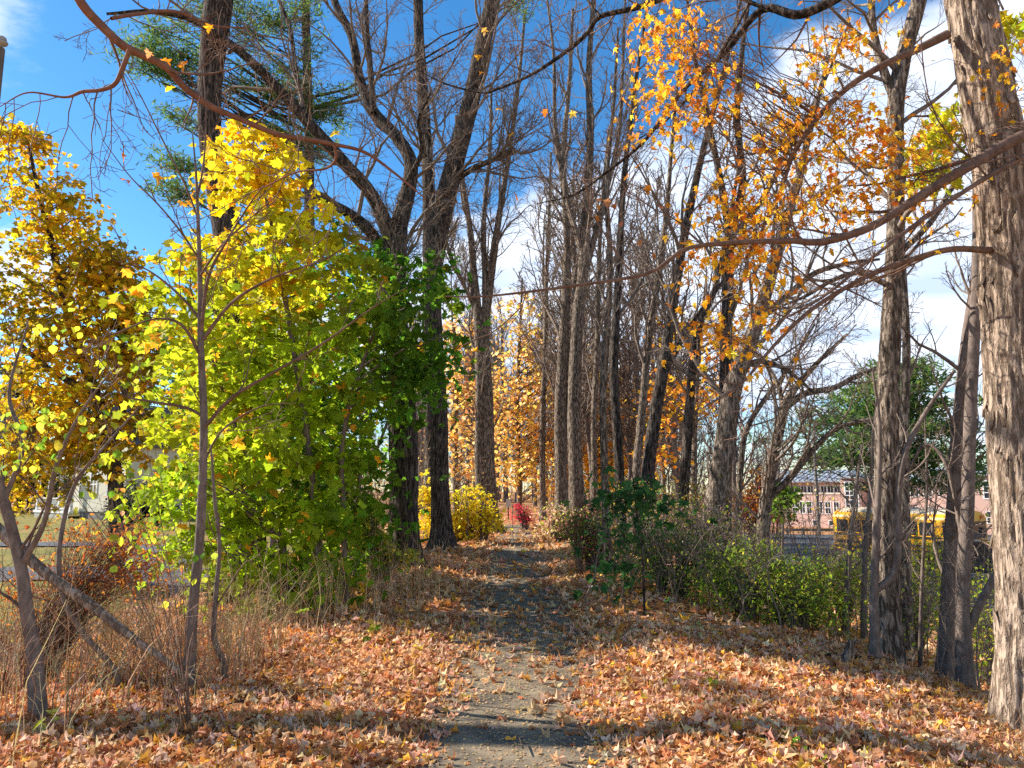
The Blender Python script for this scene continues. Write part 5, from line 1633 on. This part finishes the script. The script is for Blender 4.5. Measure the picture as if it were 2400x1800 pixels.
x0, x1 = lx(1640), lx(1826)
obj('wall', Geo().box((x0, 0, -0.5), (x1, 14, lz(1042))), M_BRICK, h)
obj('stone_band', Geo().box((x0, -0.12, lz(1066) - 0.15), (x1, -0.005, lz(1066) + 0.15)), M_STONE, h)
g = Geo(); g.prism([(-1.2, lz(1042) + 0.02), (15, lz(1042) + 0.02), (15, lz(1042) + 0.3), (7, lz(1012)), (-1.2, lz(1042) + 0.3)], x0 - 1, x1 + 0.2, axis=0)
rf = obj('roof', g, M_METAL, h)
g = Geo()
for xx in np.arange(x0 - 0.8, x1, 0.9):
    g.prism([(-1.2, lz(1042) + 0.31), (7, lz(1012) + 0.02), (7, lz(1012) + 0.12), (-1.2, lz(1042) + 0.41)], xx, xx + 0.08, axis=0)
obj('roof_seam', g, M_METAL, rf)
for xd in (1655, 1675, 1693, 1717, 1734, 1749, 1772, 1790, 1808):
    window(h, lx(xd) - 0.42, lx(xd) + 0.42, lz(1110), lz(1085), 0, 2, 2, 0.12)
for xd in np.linspace(1652, 1812, 12):
    window(h, lx(xd) - 0.45, lx(xd) + 0.45, lz(1064), lz(1050), 0, 2, 1, 0.12)
for xd in (1700, 1760, 1795):
    window(h, lx(xd) - 0.35, lx(xd) + 0.35, lz(1136), lz(1126), 0, 1, 1, 0.1, name='basement_window')
# glazed stair tower
xa, xb = lx(1826), lx(1866)
obj('stair_tower', Geo().box((xa + 0.01, -1.6, -0.5), (xb, 10, lz(1034))), M_BRICK, h)
window(h, xa + 0.75, xb - 0.45, lz(1098), lz(1042), -1.6, 3, 6, 0.16, name='stair_glazing')
obj('tower_cap', Geo().box((xa - 0.2, -2.0, lz(1034) + 0.01), (xb + 0.3, 10.2, lz(1034) + 0.4)), M_METAL, h)
# right wing
xc, xd_ = xb + 0.02, lx(2140)
obj('wall', Geo().box((xc, 1.5, -0.5), (xd_, 16, lz(1042))), M_BRICK, h)
g = Geo(); g.prism([(0.6, lz(1042) + 0.02), (17, lz(1042) + 0.02), (9, lz(1010)), (0.6, lz(1042) + 0.3)], xc + 0.4, xd_ + 1, axis=0)
obj('roof', g, M_METAL, h)
for xd in (1885, 1905, 1960, 1985, 2013, 2045, 2080, 2110):
    window(h, lx(xd) - 0.55, lx(xd) + 0.55, lz(1072), lz(1056), 1.5, 2, 1, 0.12)
    window(h, lx(xd) - 0.42, lx(xd) + 0.42, lz(1112), lz(1094), 1.5, 2, 2, 0.12)
# nearer end block
xe, xf = lx(2050) + 2, lx(2330)
obj('end_block_wall', Geo().box((xe, -22, -1.5), (xf, 1.4, lz(1036))), M_BRICK, h)
obj('end_block_cap', Geo().box((xe - 0.3, -22.4, lz(1036) + 0.01), (xf + 0.3, 1.6, lz(1036) + 0.45)), M_METAL, h)
for xx in (xe + 2, xe + 5.5, xe + 9, xe + 12.5):
    window(h, xx - 0.7, xx + 0.7, lz(1072), lz(1045), -22, 2, 3, 0.14)
    window(h, xx - 0.6, xx + 0.6, lz(1112), lz(1094), -22, 2, 2, 0.12)

# timber guard rail at the far edge of the car park
ra, rb = px(1700, 1140, 86.0), px(1850, 1140, 86.0)
zz = G(rb[0], 86.0)
t = thing('guard_rail', 'low timber guard rail along the far edge of the car park', 'guard rail', (ra[0], 86, zz))
M_WOOD = noisy('weathered_timber', (0.16, 0.12, 0.09), (0.30, 0.24, 0.18), (3, 3, 3), 0.9, 0.3)
for xx in np.arange(0.0, rb[0] - ra[0] + 6, 1.8):
    z_ = G(ra[0] + xx, 86) - zz
    obj('post', Geo().box((xx - 0.12, -0.1, z_ - 0.3), (xx + 0.12, 0.12, z_ + 0.85)), M_WOOD, t)
obj('rail', Geo().box((-0.5, -0.18, 0.42), (rb[0] - ra[0] + 6, -0.105, 0.72)), M_WOOD, t)


# ------------------------------------------------------------------ vehicles
def wheel(root, x, y, r, w, name='wheel'):
    """wheel with its axle along y"""
    g = Geo()
    a = np.linspace(0, 2 * math.pi, 25)[:-1]
    rings = [(r * 0.62, -w / 2), (r * 0.93, -w / 2), (r, -w * 0.32), (r, w * 0.32), (r * 0.93, w / 2), (r * 0.62, w / 2)]
    V = np.array([[(x + q * math.cos(t), y + e, r + q * math.sin(t)) for t in a] for q, e in rings])
    idx = np.arange(len(rings) * 24).reshape(len(rings), 24); nx = np.roll(idx, -1, 1)
    g.add(V, np.stack([idx[:-1], nx[:-1], nx[1:], idx[1:]], -1).reshape(-1, 4))
    o = obj(name, g, mat('tyre_rubber', (0.02, 0.02, 0.021), 0.85), root, smooth=True)
    g = Geo()
    for e in (-w * 0.38, w * 0.38):
        v = [(x, y + e * 1.1, r)] + [(x + r * 0.63 * math.cos(t), y + e, r + r * 0.63 * math.sin(t)) for t in a]
        g.add(v, tris=[(0, 1 + i, 1 + (i + 1) % 24) for i in range(24)])
    obj('rim', g, mat('wheel_rim', (0.12, 0.12, 0.12), 0.4, 0.5, 0.6), o)
    return o


M_BUS = noisy('school_bus_yellow', (0.72, 0.33, 0.008), (0.80, 0.40, 0.012), (0.8, 0.8, 2), 0.35, 0.03, spec=0.5)
M_BLK = mat('black_paint', (0.018, 0.018, 0.02), 0.5)
M_BGL = mat('bus_glass', (0.02, 0.025, 0.03), 0.06, 0.7)


def school_bus():
    D = 41.0
    c = px(1985, 1200, D)
    z = G(c[0], D) + 0.05
    b = thing('school_bus', 'yellow school bus with black rails parked beyond the undergrowth', 'bus', (c[0], D, z))
    b.rotation_euler = (0, 0, math.radians(-60))
    L0, L1, W, H = -4.3, 3.0, 1.2, 2.85
    prof = [(-W, 0.55), (-W, 2.35)] + [(-W * math.cos(t) , 2.35 + 0.5 * math.sin(t)) for t in np.linspace(0.25, math.pi - 0.25, 9)] + [(W, 2.35), (W, 0.55)]
    g = Geo(); g.prism(prof, L0, L1, axis=0)
    body = obj('body', g, M_BUS, b)
    roofp = [(-W * 0.93 * math.cos(t), 2.40 + 0.5 * math.sin(t)) for t in np.linspace(0.42, math.pi - 0.42, 9)]
    obj('roof', Geo().prism(roofp, L0 + 0.25, L1 - 0.25, axis=0), mat('roof_pale', (0.5, 0.42, 0.3), 0.6), b)
    for sgn in (-1, 1):
        n = 8
        for i in range(n):
            xa = L0 + 0.25 + i * 0.82
            if sgn < 0 and i == n - 1:
                continue
            w_ = obj('window', Geo().box((xa, sgn * (W + 0.012) - 0.012, 1.55), (xa + 0.72, sgn * (W + 0.012) + 0.012, 2.22)), M_BLK, b)
            obj('pane', Geo().box((xa + 0.04, sgn * (W + 0.026) - 0.006, 1.92), (xa + 0.68, sgn * (W + 0.026) + 0.006, 2.19)).box((xa + 0.04, sgn * (W + 0.026) - 0.006, 1.58), (xa + 0.68, sgn * (W + 0.026) + 0.006, 1.89)), M_BGL, w_)
        for zc in (0.72, 1.0, 1.42):
            obj('rub_rail', Geo().box((L0 + 0.05, sgn * (W + 0.02) - 0.018, zc - 0.055), (L1 - 0.95, sgn * (W + 0.02) + 0.018, zc + 0.055)), M_BLK, b)
    door = obj('door', Geo().box((L1 - 0.88, -W - 0.03, 0.5), (L1 - 0.12, -W + 0.02, 2.25)), M_BLK, b)
    obj('door_glass', Geo().box((L1 - 0.82, -W - 0.045, 0.75), (L1 - 0.53, -W - 0.032, 2.15)).box((L1 - 0.47, -W - 0.045, 0.75), (L1 - 0.18, -W - 0.032, 2.15)), M_BGL, door)
    ws = obj('windscreen', Geo().box((L1 - 0.01, -W + 0.12, 1.45), (L1 + 0.02, W - 0.12, 2.3)), M_BGL, b)
    obj('wiper', Geo().box((L1 + 0.022, -0.5, 1.48), (L1 + 0.035, -0.46, 1.95)).box((L1 + 0.022, 0.4, 1.48), (L1 + 0.035, 0.44, 1.95)), M_BLK, ws)
    hood = Geo(); hood.prism([(-0.95, 0.6), (-0.95, 1.2), (-0.8, 1.36), (0.8, 1.36), (0.95, 1.2), (0.95, 0.6)], L1 + 0.02, L1 + 1.15, axis=0)
    hd = obj('hood', hood, M_BUS, b)
    obj('grille', Geo().box((L1 + 1.152, -0.5, 0.7), (L1 + 1.18, 0.5, 1.15)), M_BLK, hd)
    obj('bumper', Geo().box((L1 + 1.19, -1.1, 0.42), (L1 + 1.32, 1.1, 0.62)), M_BLK, b)
    obj('bumper', Geo().box((L0 - 0.14, -1.1, 0.45), (L0 - 0.01, 1.1, 0.65)), M_BLK, b)
    for sgn in (-1, 1):
        g = Geo(); a = np.linspace(0, 2 * math.pi, 17)[:-1]
        g.add([(L1 + 1.2, sgn * 0.72, 0.95)] + [(L1 + 1.17, sgn * 0.72 + 0.12 * math.cos(q), 0.95 + 0.12 * math.sin(q)) for q in a], tris=[(0, 1 + i, 1 + (i + 1) % 16) for i in range(16)])
        obj('headlight', g, mat('lamp_glass', (0.7, 0.7, 0.68), 0.15, 0.6), b)
        obj('fender', Geo().prism([(L1 - 0.15, 0.5), (L1 + 0.0, 1.05), (L1 + 0.35, 1.2), (L1 + 0.8, 1.05), (L1 + 1.0, 0.5)], sgn * 0.96, sgn * 1.16, axis=1), M_BUS, b)
        obj('warning_lamp', Geo().box((L1 - 0.05, sgn * 0.75 - 0.12, 2.42), (L1 + 0.05, sgn * 0.75 + 0.12, 2.6)), mat('amber_lamp', (0.7, 0.18, 0.01), 0.3), b)
        m_ = obj('mirror', Geo().box((L1 + 0.45, sgn * 1.42 - 0.1, 1.55), (L1 + 0.5, sgn * 1.42 + 0.1, 1.95)), M_BLK, b)
        obj('mirror_arm', Geo().box((L1 + 0.0, sgn * 1.2 - 0.02, 1.9), (L1 + 0.47, sgn * 1.2 + 0.02, 1.94)).box((L1 + 0.43, min(sgn * 1.2, sgn * 1.36), 1.9), (L1 + 0.47, max(sgn * 1.2, sgn * 1.36), 1.94)), M_BLK, m_)
        wheel(b, L1 + 0.42, sgn * 1.0, 0.46, 0.26)
        wheel(b, L0 + 1.9, sgn * 1.02, 0.46, 0.30)
    obj('emergency_door_glass', Geo().box((L0 - 0.02, -0.4, 1.5), (L0 + 0.01, 0.4, 2.25)), M_BGL, b)


school_bus()


def parked_car():
    D = 33.0
    c = px(2112, 1180, D)
    z = G(c[0], D) + 0.05
    b = thing('parked_car', 'dark car parked in front of the bus, seen past the shaggy trunk', 'car', (c[0], D, z))
    b.rotation_euler = (0, 0, math.radians(-30))
    M_CAR = mat('car_paint_dark', (0.012, 0.014, 0.022), 0.2, 0.6)
    prof = [(-2.2, 0.35), (-2.25, 0.8), (-2.1, 1.0), (-1.0, 1.05), (0.9, 1.05), (2.0, 0.92), (2.2, 0.75), (2.2, 0.35)]
    g = Geo(); g.prism(prof, -0.9, 0.9, axis=1); body = obj('body', g, M_CAR, b)
    g = Geo(); g.prism([(-1.9, 1.055), (-1.55, 1.6), (-1.1, 1.68), (0.1, 1.66), (0.95, 1.055)], -0.76, 0.76, axis=1); cab = obj('cabin', g, M_CAR, b)
    for sgn in (-1, 1):
        g = Geo(); g.prism([(-1.6, 1.1), (-1.38, 1.55), (-0.55, 1.57), (-0.55, 1.1)], sgn * 0.762, sgn * 0.775, axis=1); obj('side_window', g, M_BGL, b)
        g = Geo(); g.prism([(-0.45, 1.1), (-0.45, 1.57), (0.08, 1.56), (0.72, 1.1)], sgn * 0.762, sgn * 0.775, axis=1); obj('side_window', g, M_BGL, b)
        wheel(b, -1.35, sgn * 0.82, 0.34, 0.22); wheel(b, 1.4, sgn * 0.82, 0.34, 0.22)
        obj('headlight', Geo().box((2.15, sgn * 0.62 - 0.18, 0.68), (2.215, sgn * 0.62 + 0.18, 0.82)), mat('lamp_glass', (0.7, 0.7, 0.68)), b)
        obj('tail_light', Geo().box((-2.265, sgn * 0.7 - 0.14, 0.78), (-2.2, sgn * 0.7 + 0.14, 0.95)), mat('red_lamp', (0.4, 0.01, 0.01), 0.3), b)
    g = Geo(); g.add([(0.98, -0.68, 1.08), (0.98, 0.68, 1.08), (0.16, 0.66, 1.65), (0.16, -0.66, 1.65)], [(0, 1, 2, 3)]); obj('windscreen', g, M_BGL, b)


parked_car()

# ------------------------------------------------------------------ poles, wires, sign
M_POLE = noisy('pole_wood', (0.10, 0.085, 0.075), (0.22, 0.19, 0.165), (14, 14, 1.2), 0.9, 0.5)


def pole(label, xd, ytop, D, r, arm=False, insul=True):
    top = px(xd, ytop, D)
    gz = G(top[0], D)
    t = thing('utility_pole', label, 'utility pole', (top[0], D, gz))
    H = top[2] - gz
    z = np.linspace(-0.5, H, 14)
    g = Geo(); trunk(g, np.column_stack([0 * z, 0 * z, z]), r * (1.15 - 0.3 * z / H), 18, 0.02)
    g.add([(0, 0, H)] + [(r * 0.85 * math.cos(a), r * 0.85 * math.sin(a), H) for a in np.arange(18) * math.pi / 9], tris=[(0, 1 + i, 1 + (i + 1) % 18) for i in range(18)])
    obj('post', g, M_POLE, t, smooth=True)

    def lathe(x, y, z0, prof, m, name):
        a = np.arange(14) * 2 * math.pi / 14
        V = np.array([[(x + q * math.cos(t_), y + q * math.sin(t_), z0 + h_) for t_ in a] for q, h_ in prof])
        idx = np.arange(len(prof) * 14).reshape(-1, 14); nx = np.roll(idx, -1, 1)
        g = Geo(); g.add(V, np.stack([idx[:-1], nx[:-1], nx[1:], idx[1:]], -1).reshape(-1, 4))
        return obj(name, g, m, t, smooth=True)
    M_INS = mat('porcelain', (0.33, 0.30, 0.27), 0.35, 0.5)
    ip = [(0.012, 0), (0.012, 0.06), (0.05, 0.07), (0.10, 0.10), (0.115, 0.14), (0.10, 0.17), (0.06, 0.19), (0.085, 0.21), (0.07, 0.25), (0.03, 0.28), (0.001, 0.285)]
    if insul:
        lathe(r * 0.4, 0, H - 0.02, ip, M_INS, 'insulator')
    if arm:
        obj('crossarm', Geo().box((-1.3, -r - 0.12, H - 0.55), (1.3, -r - 0.005, H - 0.42)), M_POLE, t)
        obj('crossarm', Geo().box((-1.3, -r - 0.12, H - 1.25), (1.3, -r - 0.005, H - 1.12)), M_POLE, t)
        for xx in (-1.15, -0.5, 0.5, 1.15):
            lathe(xx, -r - 0.06, H - 0.42, ip, M_INS, 'insulator')
    return top


pa = pole('weathered wooden pole with a porcelain insulator at the far left edge', -3, 104, 14.0, 0.13)
pb = pole('distant utility pole with two crossarms behind the split stem', 1672, 832, 60.0, 0.14, arm=True, insul=False)
pc = pole('distant plain utility pole right of the crossarm pole', 1757, 935, 66.0, 0.13)


def wire(label, a, b, sag, r=0.012):
    t = np.linspace(0, 1, 24)[:, None]
    P = np.asarray(a) * (1 - t) + np.asarray(b) * t
    P[:, 2] -= sag * 4 * (t * (1 - t))[:, 0]
    g = Geo(); tubes(g, P[None], np.full((1, 24), r), 5)
    tag(obj('overhead_wire', g, mat('wire_black', (0.02, 0.02, 0.02), 0.6)), label, 'wire', 'overhead wires')


for j, (ya, yb) in enumerate(((845, 990), (850, 1005), (1000, 1040), (1012, 1052), (1020, 1062))):
    wire('%s of the overhead wires running right from the crossarm pole' % ('topmost', 'second from the top', 'middle', 'second lowest', 'lowest')[j],
         px(1672 + (8 if j % 2 else -8), ya, 60.0), px(2290, yb, 75.0), 0.9, 0.028)

sp = px(1098, 1118, 38.0)
t = thing('trail_sign', 'small pale sign on a thin post beside the far path', 'sign', (sp[0], 38.0, G(sp[0], 38.0)))
obj('post', Geo().box((-0.03, -0.03, -0.2), (0.03, 0.03, 1.05)), mat('sign_post', (0.07, 0.06, 0.055), 0.7), t)
obj('board', Geo().box((-0.12, -0.045, 0.62), (0.12, -0.032, 1.02)), mat('sign_board', (0.5, 0.5, 0.48), 0.6), t)

# ------------------------------------------------------------------ dry stalks, seedlings, fallen sticks and single leaves


def stalks(label, boxes, n, h0, h1, pal, r=0.0022, lean=0.35):
    g = Geo()
    xs_, ys_ = [], []
    for (xa, xb, ya, yb, w) in boxes:
        m = int(n * w)
        for _ in range(m):
            p = (rng.uniform(xa, xb), rng.uniform(ya, yb))
            xs_.append(p[0]); ys_.append(p[1])
    x, y = np.array(xs_), np.array(ys_)
    m = len(x)
    h = rng.uniform(h0, h1, m) * (0.5 + vnoise(np.stack([x * 1.3, y * 1.3, 0 * x], -1)))
    az = rng.uniform(0, 6.28, m); le = np.abs(rng.normal(0, lean, m))
    tt = np.linspace(0, 1, 5)
    bend = tt ** (1.2 + rng.random((m, 1)) * 1.6)
    P = np.stack([x[:, None] + np.cos(az)[:, None] * (le * h)[:, None] * bend, y[:, None] + np.sin(az)[:, None] * (le * h)[:, None] * bend,
                  ground(x, y)[:, None] - 0.02 + h[:, None] * (tt - 0.35 * np.minimum(le, 1)[:, None] * tt ** 2)], -1)
    P[:, 1:] += rng.normal(size=P[:, 1:].shape) * 0.012
    col = pick(pal, m, 0.2)
    rr = r * rng.uniform(0.6, 1.6, (m, 1)) * (1 - 0.65 * tt)
    tubes(g, P, rr, 3, col=col)
    s_ = rng.random(m) < 0.5
    P2, R2 = spawn(P[s_], rr[s_], 4, 0.4, 1, 40, 0.3, 3, 0.05, 0.2, 0.7, r * 0.45, 0.2)
    tubes(g, P2, R2, 3, col=np.repeat(col[s_], 4, 0))
    return tag(obj('dry_stalks', g, M_GRASS, color=True), label, 'dry grass', kind='stuff')


STRAW = [(0.62, 0.45, 0.25), (0.54, 0.37, 0.20), (0.68, 0.52, 0.32), (0.34, 0.21, 0.12), (0.46, 0.30, 0.16)]
stalks('tangle of dry brown stalks and grass along the left verge',
       [(-5.0, -2.2, 5.6, 8.4, 0.42), (-3.6, -2.3, 6.4, 7.6, 0.22), (-6.5, -2.0, 7.5, 10, 0.22), (-3.2, -1.6, 9, 12, 0.08), (-4.6, -2.8, 4.6, 6.0, 0.06)], 1250, 0.35, 0.95, STRAW, 0.0034)
stalks('thin bare stalks standing in the leaves at the foot of the maple', [(-2.6, -1.0, 9.0, 12.5, 1.0)], 130, 0.4, 0.9, STRAW, 0.003, 0.12)
stalks('tuft of dry grass at the foot of the shaggy trunk', [(3.5, 4.5, 5.3, 6.0, 1.0)], 260, 0.12, 0.3, STRAW, 0.002, 0.7)


def seedling(label, x, y, n, size, h, pal, tpl=None):
    b = gp(x, y)
    t = wthing('green_seedling', label, 'seedling', b)
    g = Geo()
    hs = np.linspace(0.35, 1, n) * h
    p = b + np.column_stack([rng.normal(0, size * 0.5, n), rng.normal(0, size * 0.5, n), hs])
    P = np.stack([np.tile(b, (n, 1)), b * 0.5 + p * 0.5 + [0, 0, 0.02], p], 1)
    tubes(g, P, np.full((n, 3), 0.0022), 4)
    wobj('stem', g, M_TWIG_BR, t)
    data = (p, rots(rng.uniform(0, 6.28, n), rng.normal(-0.2, 0.35, n), rng.normal(0, 0.3, n)), size * rng.uniform(0.8, 1.2, n), pick(pal, n, 0.08))
    leaf_objects(t, data, n, 'oval', tpl or OVW, M_LEAF, np.arange(n))
    return t


GL = [(0.16, 0.30, 0.03), (0.22, 0.34, 0.04), (0.10, 0.22, 0.03)]
YL = [(0.5, 0.5, 0.04), (0.62, 0.55, 0.05), (0.35, 0.42, 0.04)]
seedling('small green-leaved seedling left of the path in front of the maple', 795, 1388, 7, 0.10, 0.22, GL + YL)
seedling('single broad yellow-green leaf on a short stalk among the left-hand leaves', 287, 1500, 1, 0.15, 0.10, [(0.45, 0.58, 0.03)])
seedling('trailing pale green leaves at the edge of the right-hand shade', 1508, 1388, 6, 0.07, 0.22, [(0.4, 0.5, 0.2), (0.3, 0.45, 0.15)])
seedling('dark grassy seedling just right of the trailing pale leaves', 1578, 1425, 9, 0.11, 0.14, [(0.08, 0.13, 0.04), (0.05, 0.10, 0.03)], oval(0.12))
seedling('yellow-green seedling where shade meets sun on the right', 1530, 1492, 5, 0.09, 0.16, YL)
seedling('low bright green seedling in the sunny leaves at lower right', 1722, 1625, 6, 0.055, 0.08, GL)
seedling('broad-leaved green plant nearest the bottom edge at lower right', 1772, 1655, 5, 0.085, 0.07, GL)
seedling('tiny green sprout left of the low bright seedling', 1690, 1608, 4, 0.05, 0.09, GL)
seedling('yellowing blades at the lower left corner in the shade', 100, 1600, 8, 0.11, 0.18, YL, oval(0.16))
seedling('green sprout by the foot of the thin kinked sapling', 500, 1395, 4, 0.10, 0.16, GL + YL)


def stick(label, pts, w, D=None, snags=3):
    P = np.array([gp(x, y) if D is None else px(x, y, D) for x, y in pts])
    P[:, 2] = ground(P[:, 0], P[:, 1]) + 0.055
    Q = spline(P, 30)
    R = np.interp(np.linspace(0, 1, 30), np.linspace(0, 1, len(w)), w)
    t = wthing('fallen_stick', label, 'stick', P[0])
    g = Geo(); trunk(g, Q, R, 9, 0.08); wobj('stem', g, M_BARK_DK, t, smooth=True)
    if snags:
        p, r = spawn(Q[None], R[None], snags, 0.2, 0.9, 45, 0.25, 5, 0.02, 0.15, 0.5, 0.002)
        for q_ in range(len(p)):
            g = Geo(); tubes(g, p[q_:q_ + 1], r[q_:q_ + 1], 4); wobj('twig', g, M_BARK_DK, t)


stick('dark fallen branch lying across the foot of the forked tree', [(1775, 1425), (1860, 1432), (1930, 1436), (2010, 1434)], [0.012, 0.014, 0.012, 0.005])
stick('thin pale twig on the sunny leaves at lower right', [(2032, 1500), (2090, 1520), (2150, 1560)], [0.006, 0.005, 0.003], snags=1)
stick('thin dark twig arching over the leaves at lower left', [(430, 1560), (540, 1530), (640, 1535), (690, 1560)], [0.006, 0.005, 0.004, 0.002], snags=4)
stick('short broken twig on the shaded asphalt at the bottom edge', [(1122, 1615), (1130, 1640)], [0.006, 0.004], snags=0)
b = gp(1822, 1440)
t = wthing('broken_stump', 'small broken dark stump in the leaves beside the forked tree', 'stump', b)
z = np.linspace(-0.1, 0.24, 12)
g = Geo(); trunk(g, b + np.column_stack([0.10 * z / 0.24, 0 * z, z]), np.linspace(0.045, 0.03, 12), 16, 0.2, freq=(14, 6)); wobj('stem', g, M_BARK, t, smooth=True)
g = Geo()
for q in range(7):
    a = q * 0.9; p0 = b + np.array([0.10 + 0.03 * math.cos(a), 0.03 * math.sin(a), 0.2])
    tubes(g, np.array([[p0, p0 + np.array([0.01 * math.cos(a), 0.01 * math.sin(a), rng.uniform(0.04, 0.12)])]]), np.array([[0.010, 0.002]]), 4)
wobj('splinter', g, M_BARK_TAN, t)

LB = [maple(1.2, -0.2, 0.3), maple(-0.9, 0.2, 0.4)]
spots_l = [(951, 1185), (1000, 1196), (1035, 1200), (1290, 1232), (1330, 1238), (1370, 1240), (1420, 1244), (1250, 1255), (1215, 1330), (1320, 1322), (1412, 1335), (1060, 1352), (1402, 1392), (1245, 1425), (1312, 1468), (1372, 1640),
           (1275, 1060), (1360, 1100), (940, 1420), (1180, 1100), (1310, 1128), (1095, 1010), (1480, 1260)]
for cx, cy in spots_l:
    xd, yd = (800 + cx / 2.765) / S, (1200 + cy / 2.765) / S
    p = gp(xd, yd)
    p[2] += 0.03
    kk = int(rng.integers(0, 2))
    cq = tuple(pick(LITTER, 1, 0.1, LIT_W)[0])
    g = Geo(); g.add(LB[kk][0], tris=LB[kk][1], col=np.array(cq))
    o = obj('fallen_leaf', g, M_DRY, color=True)
    sz_ = rng.uniform(0.075, 0.12)
    o.matrix_basis = Matrix.Translation(Vector(p)) @ Matrix(rots(np.array([rng.uniform(0, 6.28)]), np.array([rng.normal(0, 0.25)]), np.array([rng.normal(0, 0.25)]))[0].tolist()).to_4x4() @ Matrix.Scale(sz_, 4)
    tag(o, 'single dry maple leaf lying on the bare asphalt of the path', 'leaf', 'single leaves on the asphalt')

# ------------------------------------------------------------------ trees just outside the picture, whose shade falls into it
o = forest_kind(13, 0.25, 9, 2.0, 40, 9, 0.0, M_BARK, M_TWIG, 'bare tree', 0.68)
o['label'] = 'bare tree just outside the left edge of the picture'
o['group'] = 'trees outside the left edge'
o.location = (-9.0, 5.5, G(-9.0, 5.5))
o.rotation_euler = (math.radians(-18), 0, 0)
o.scale = (1.5, 1.5, 1.0)
print('verts', sum(len(m.vertices) for m in bpy.data.meshes), 'polys', sum(len(m.polygons) for m in bpy.data.meshes), 'objects', len(bpy.data.objects))
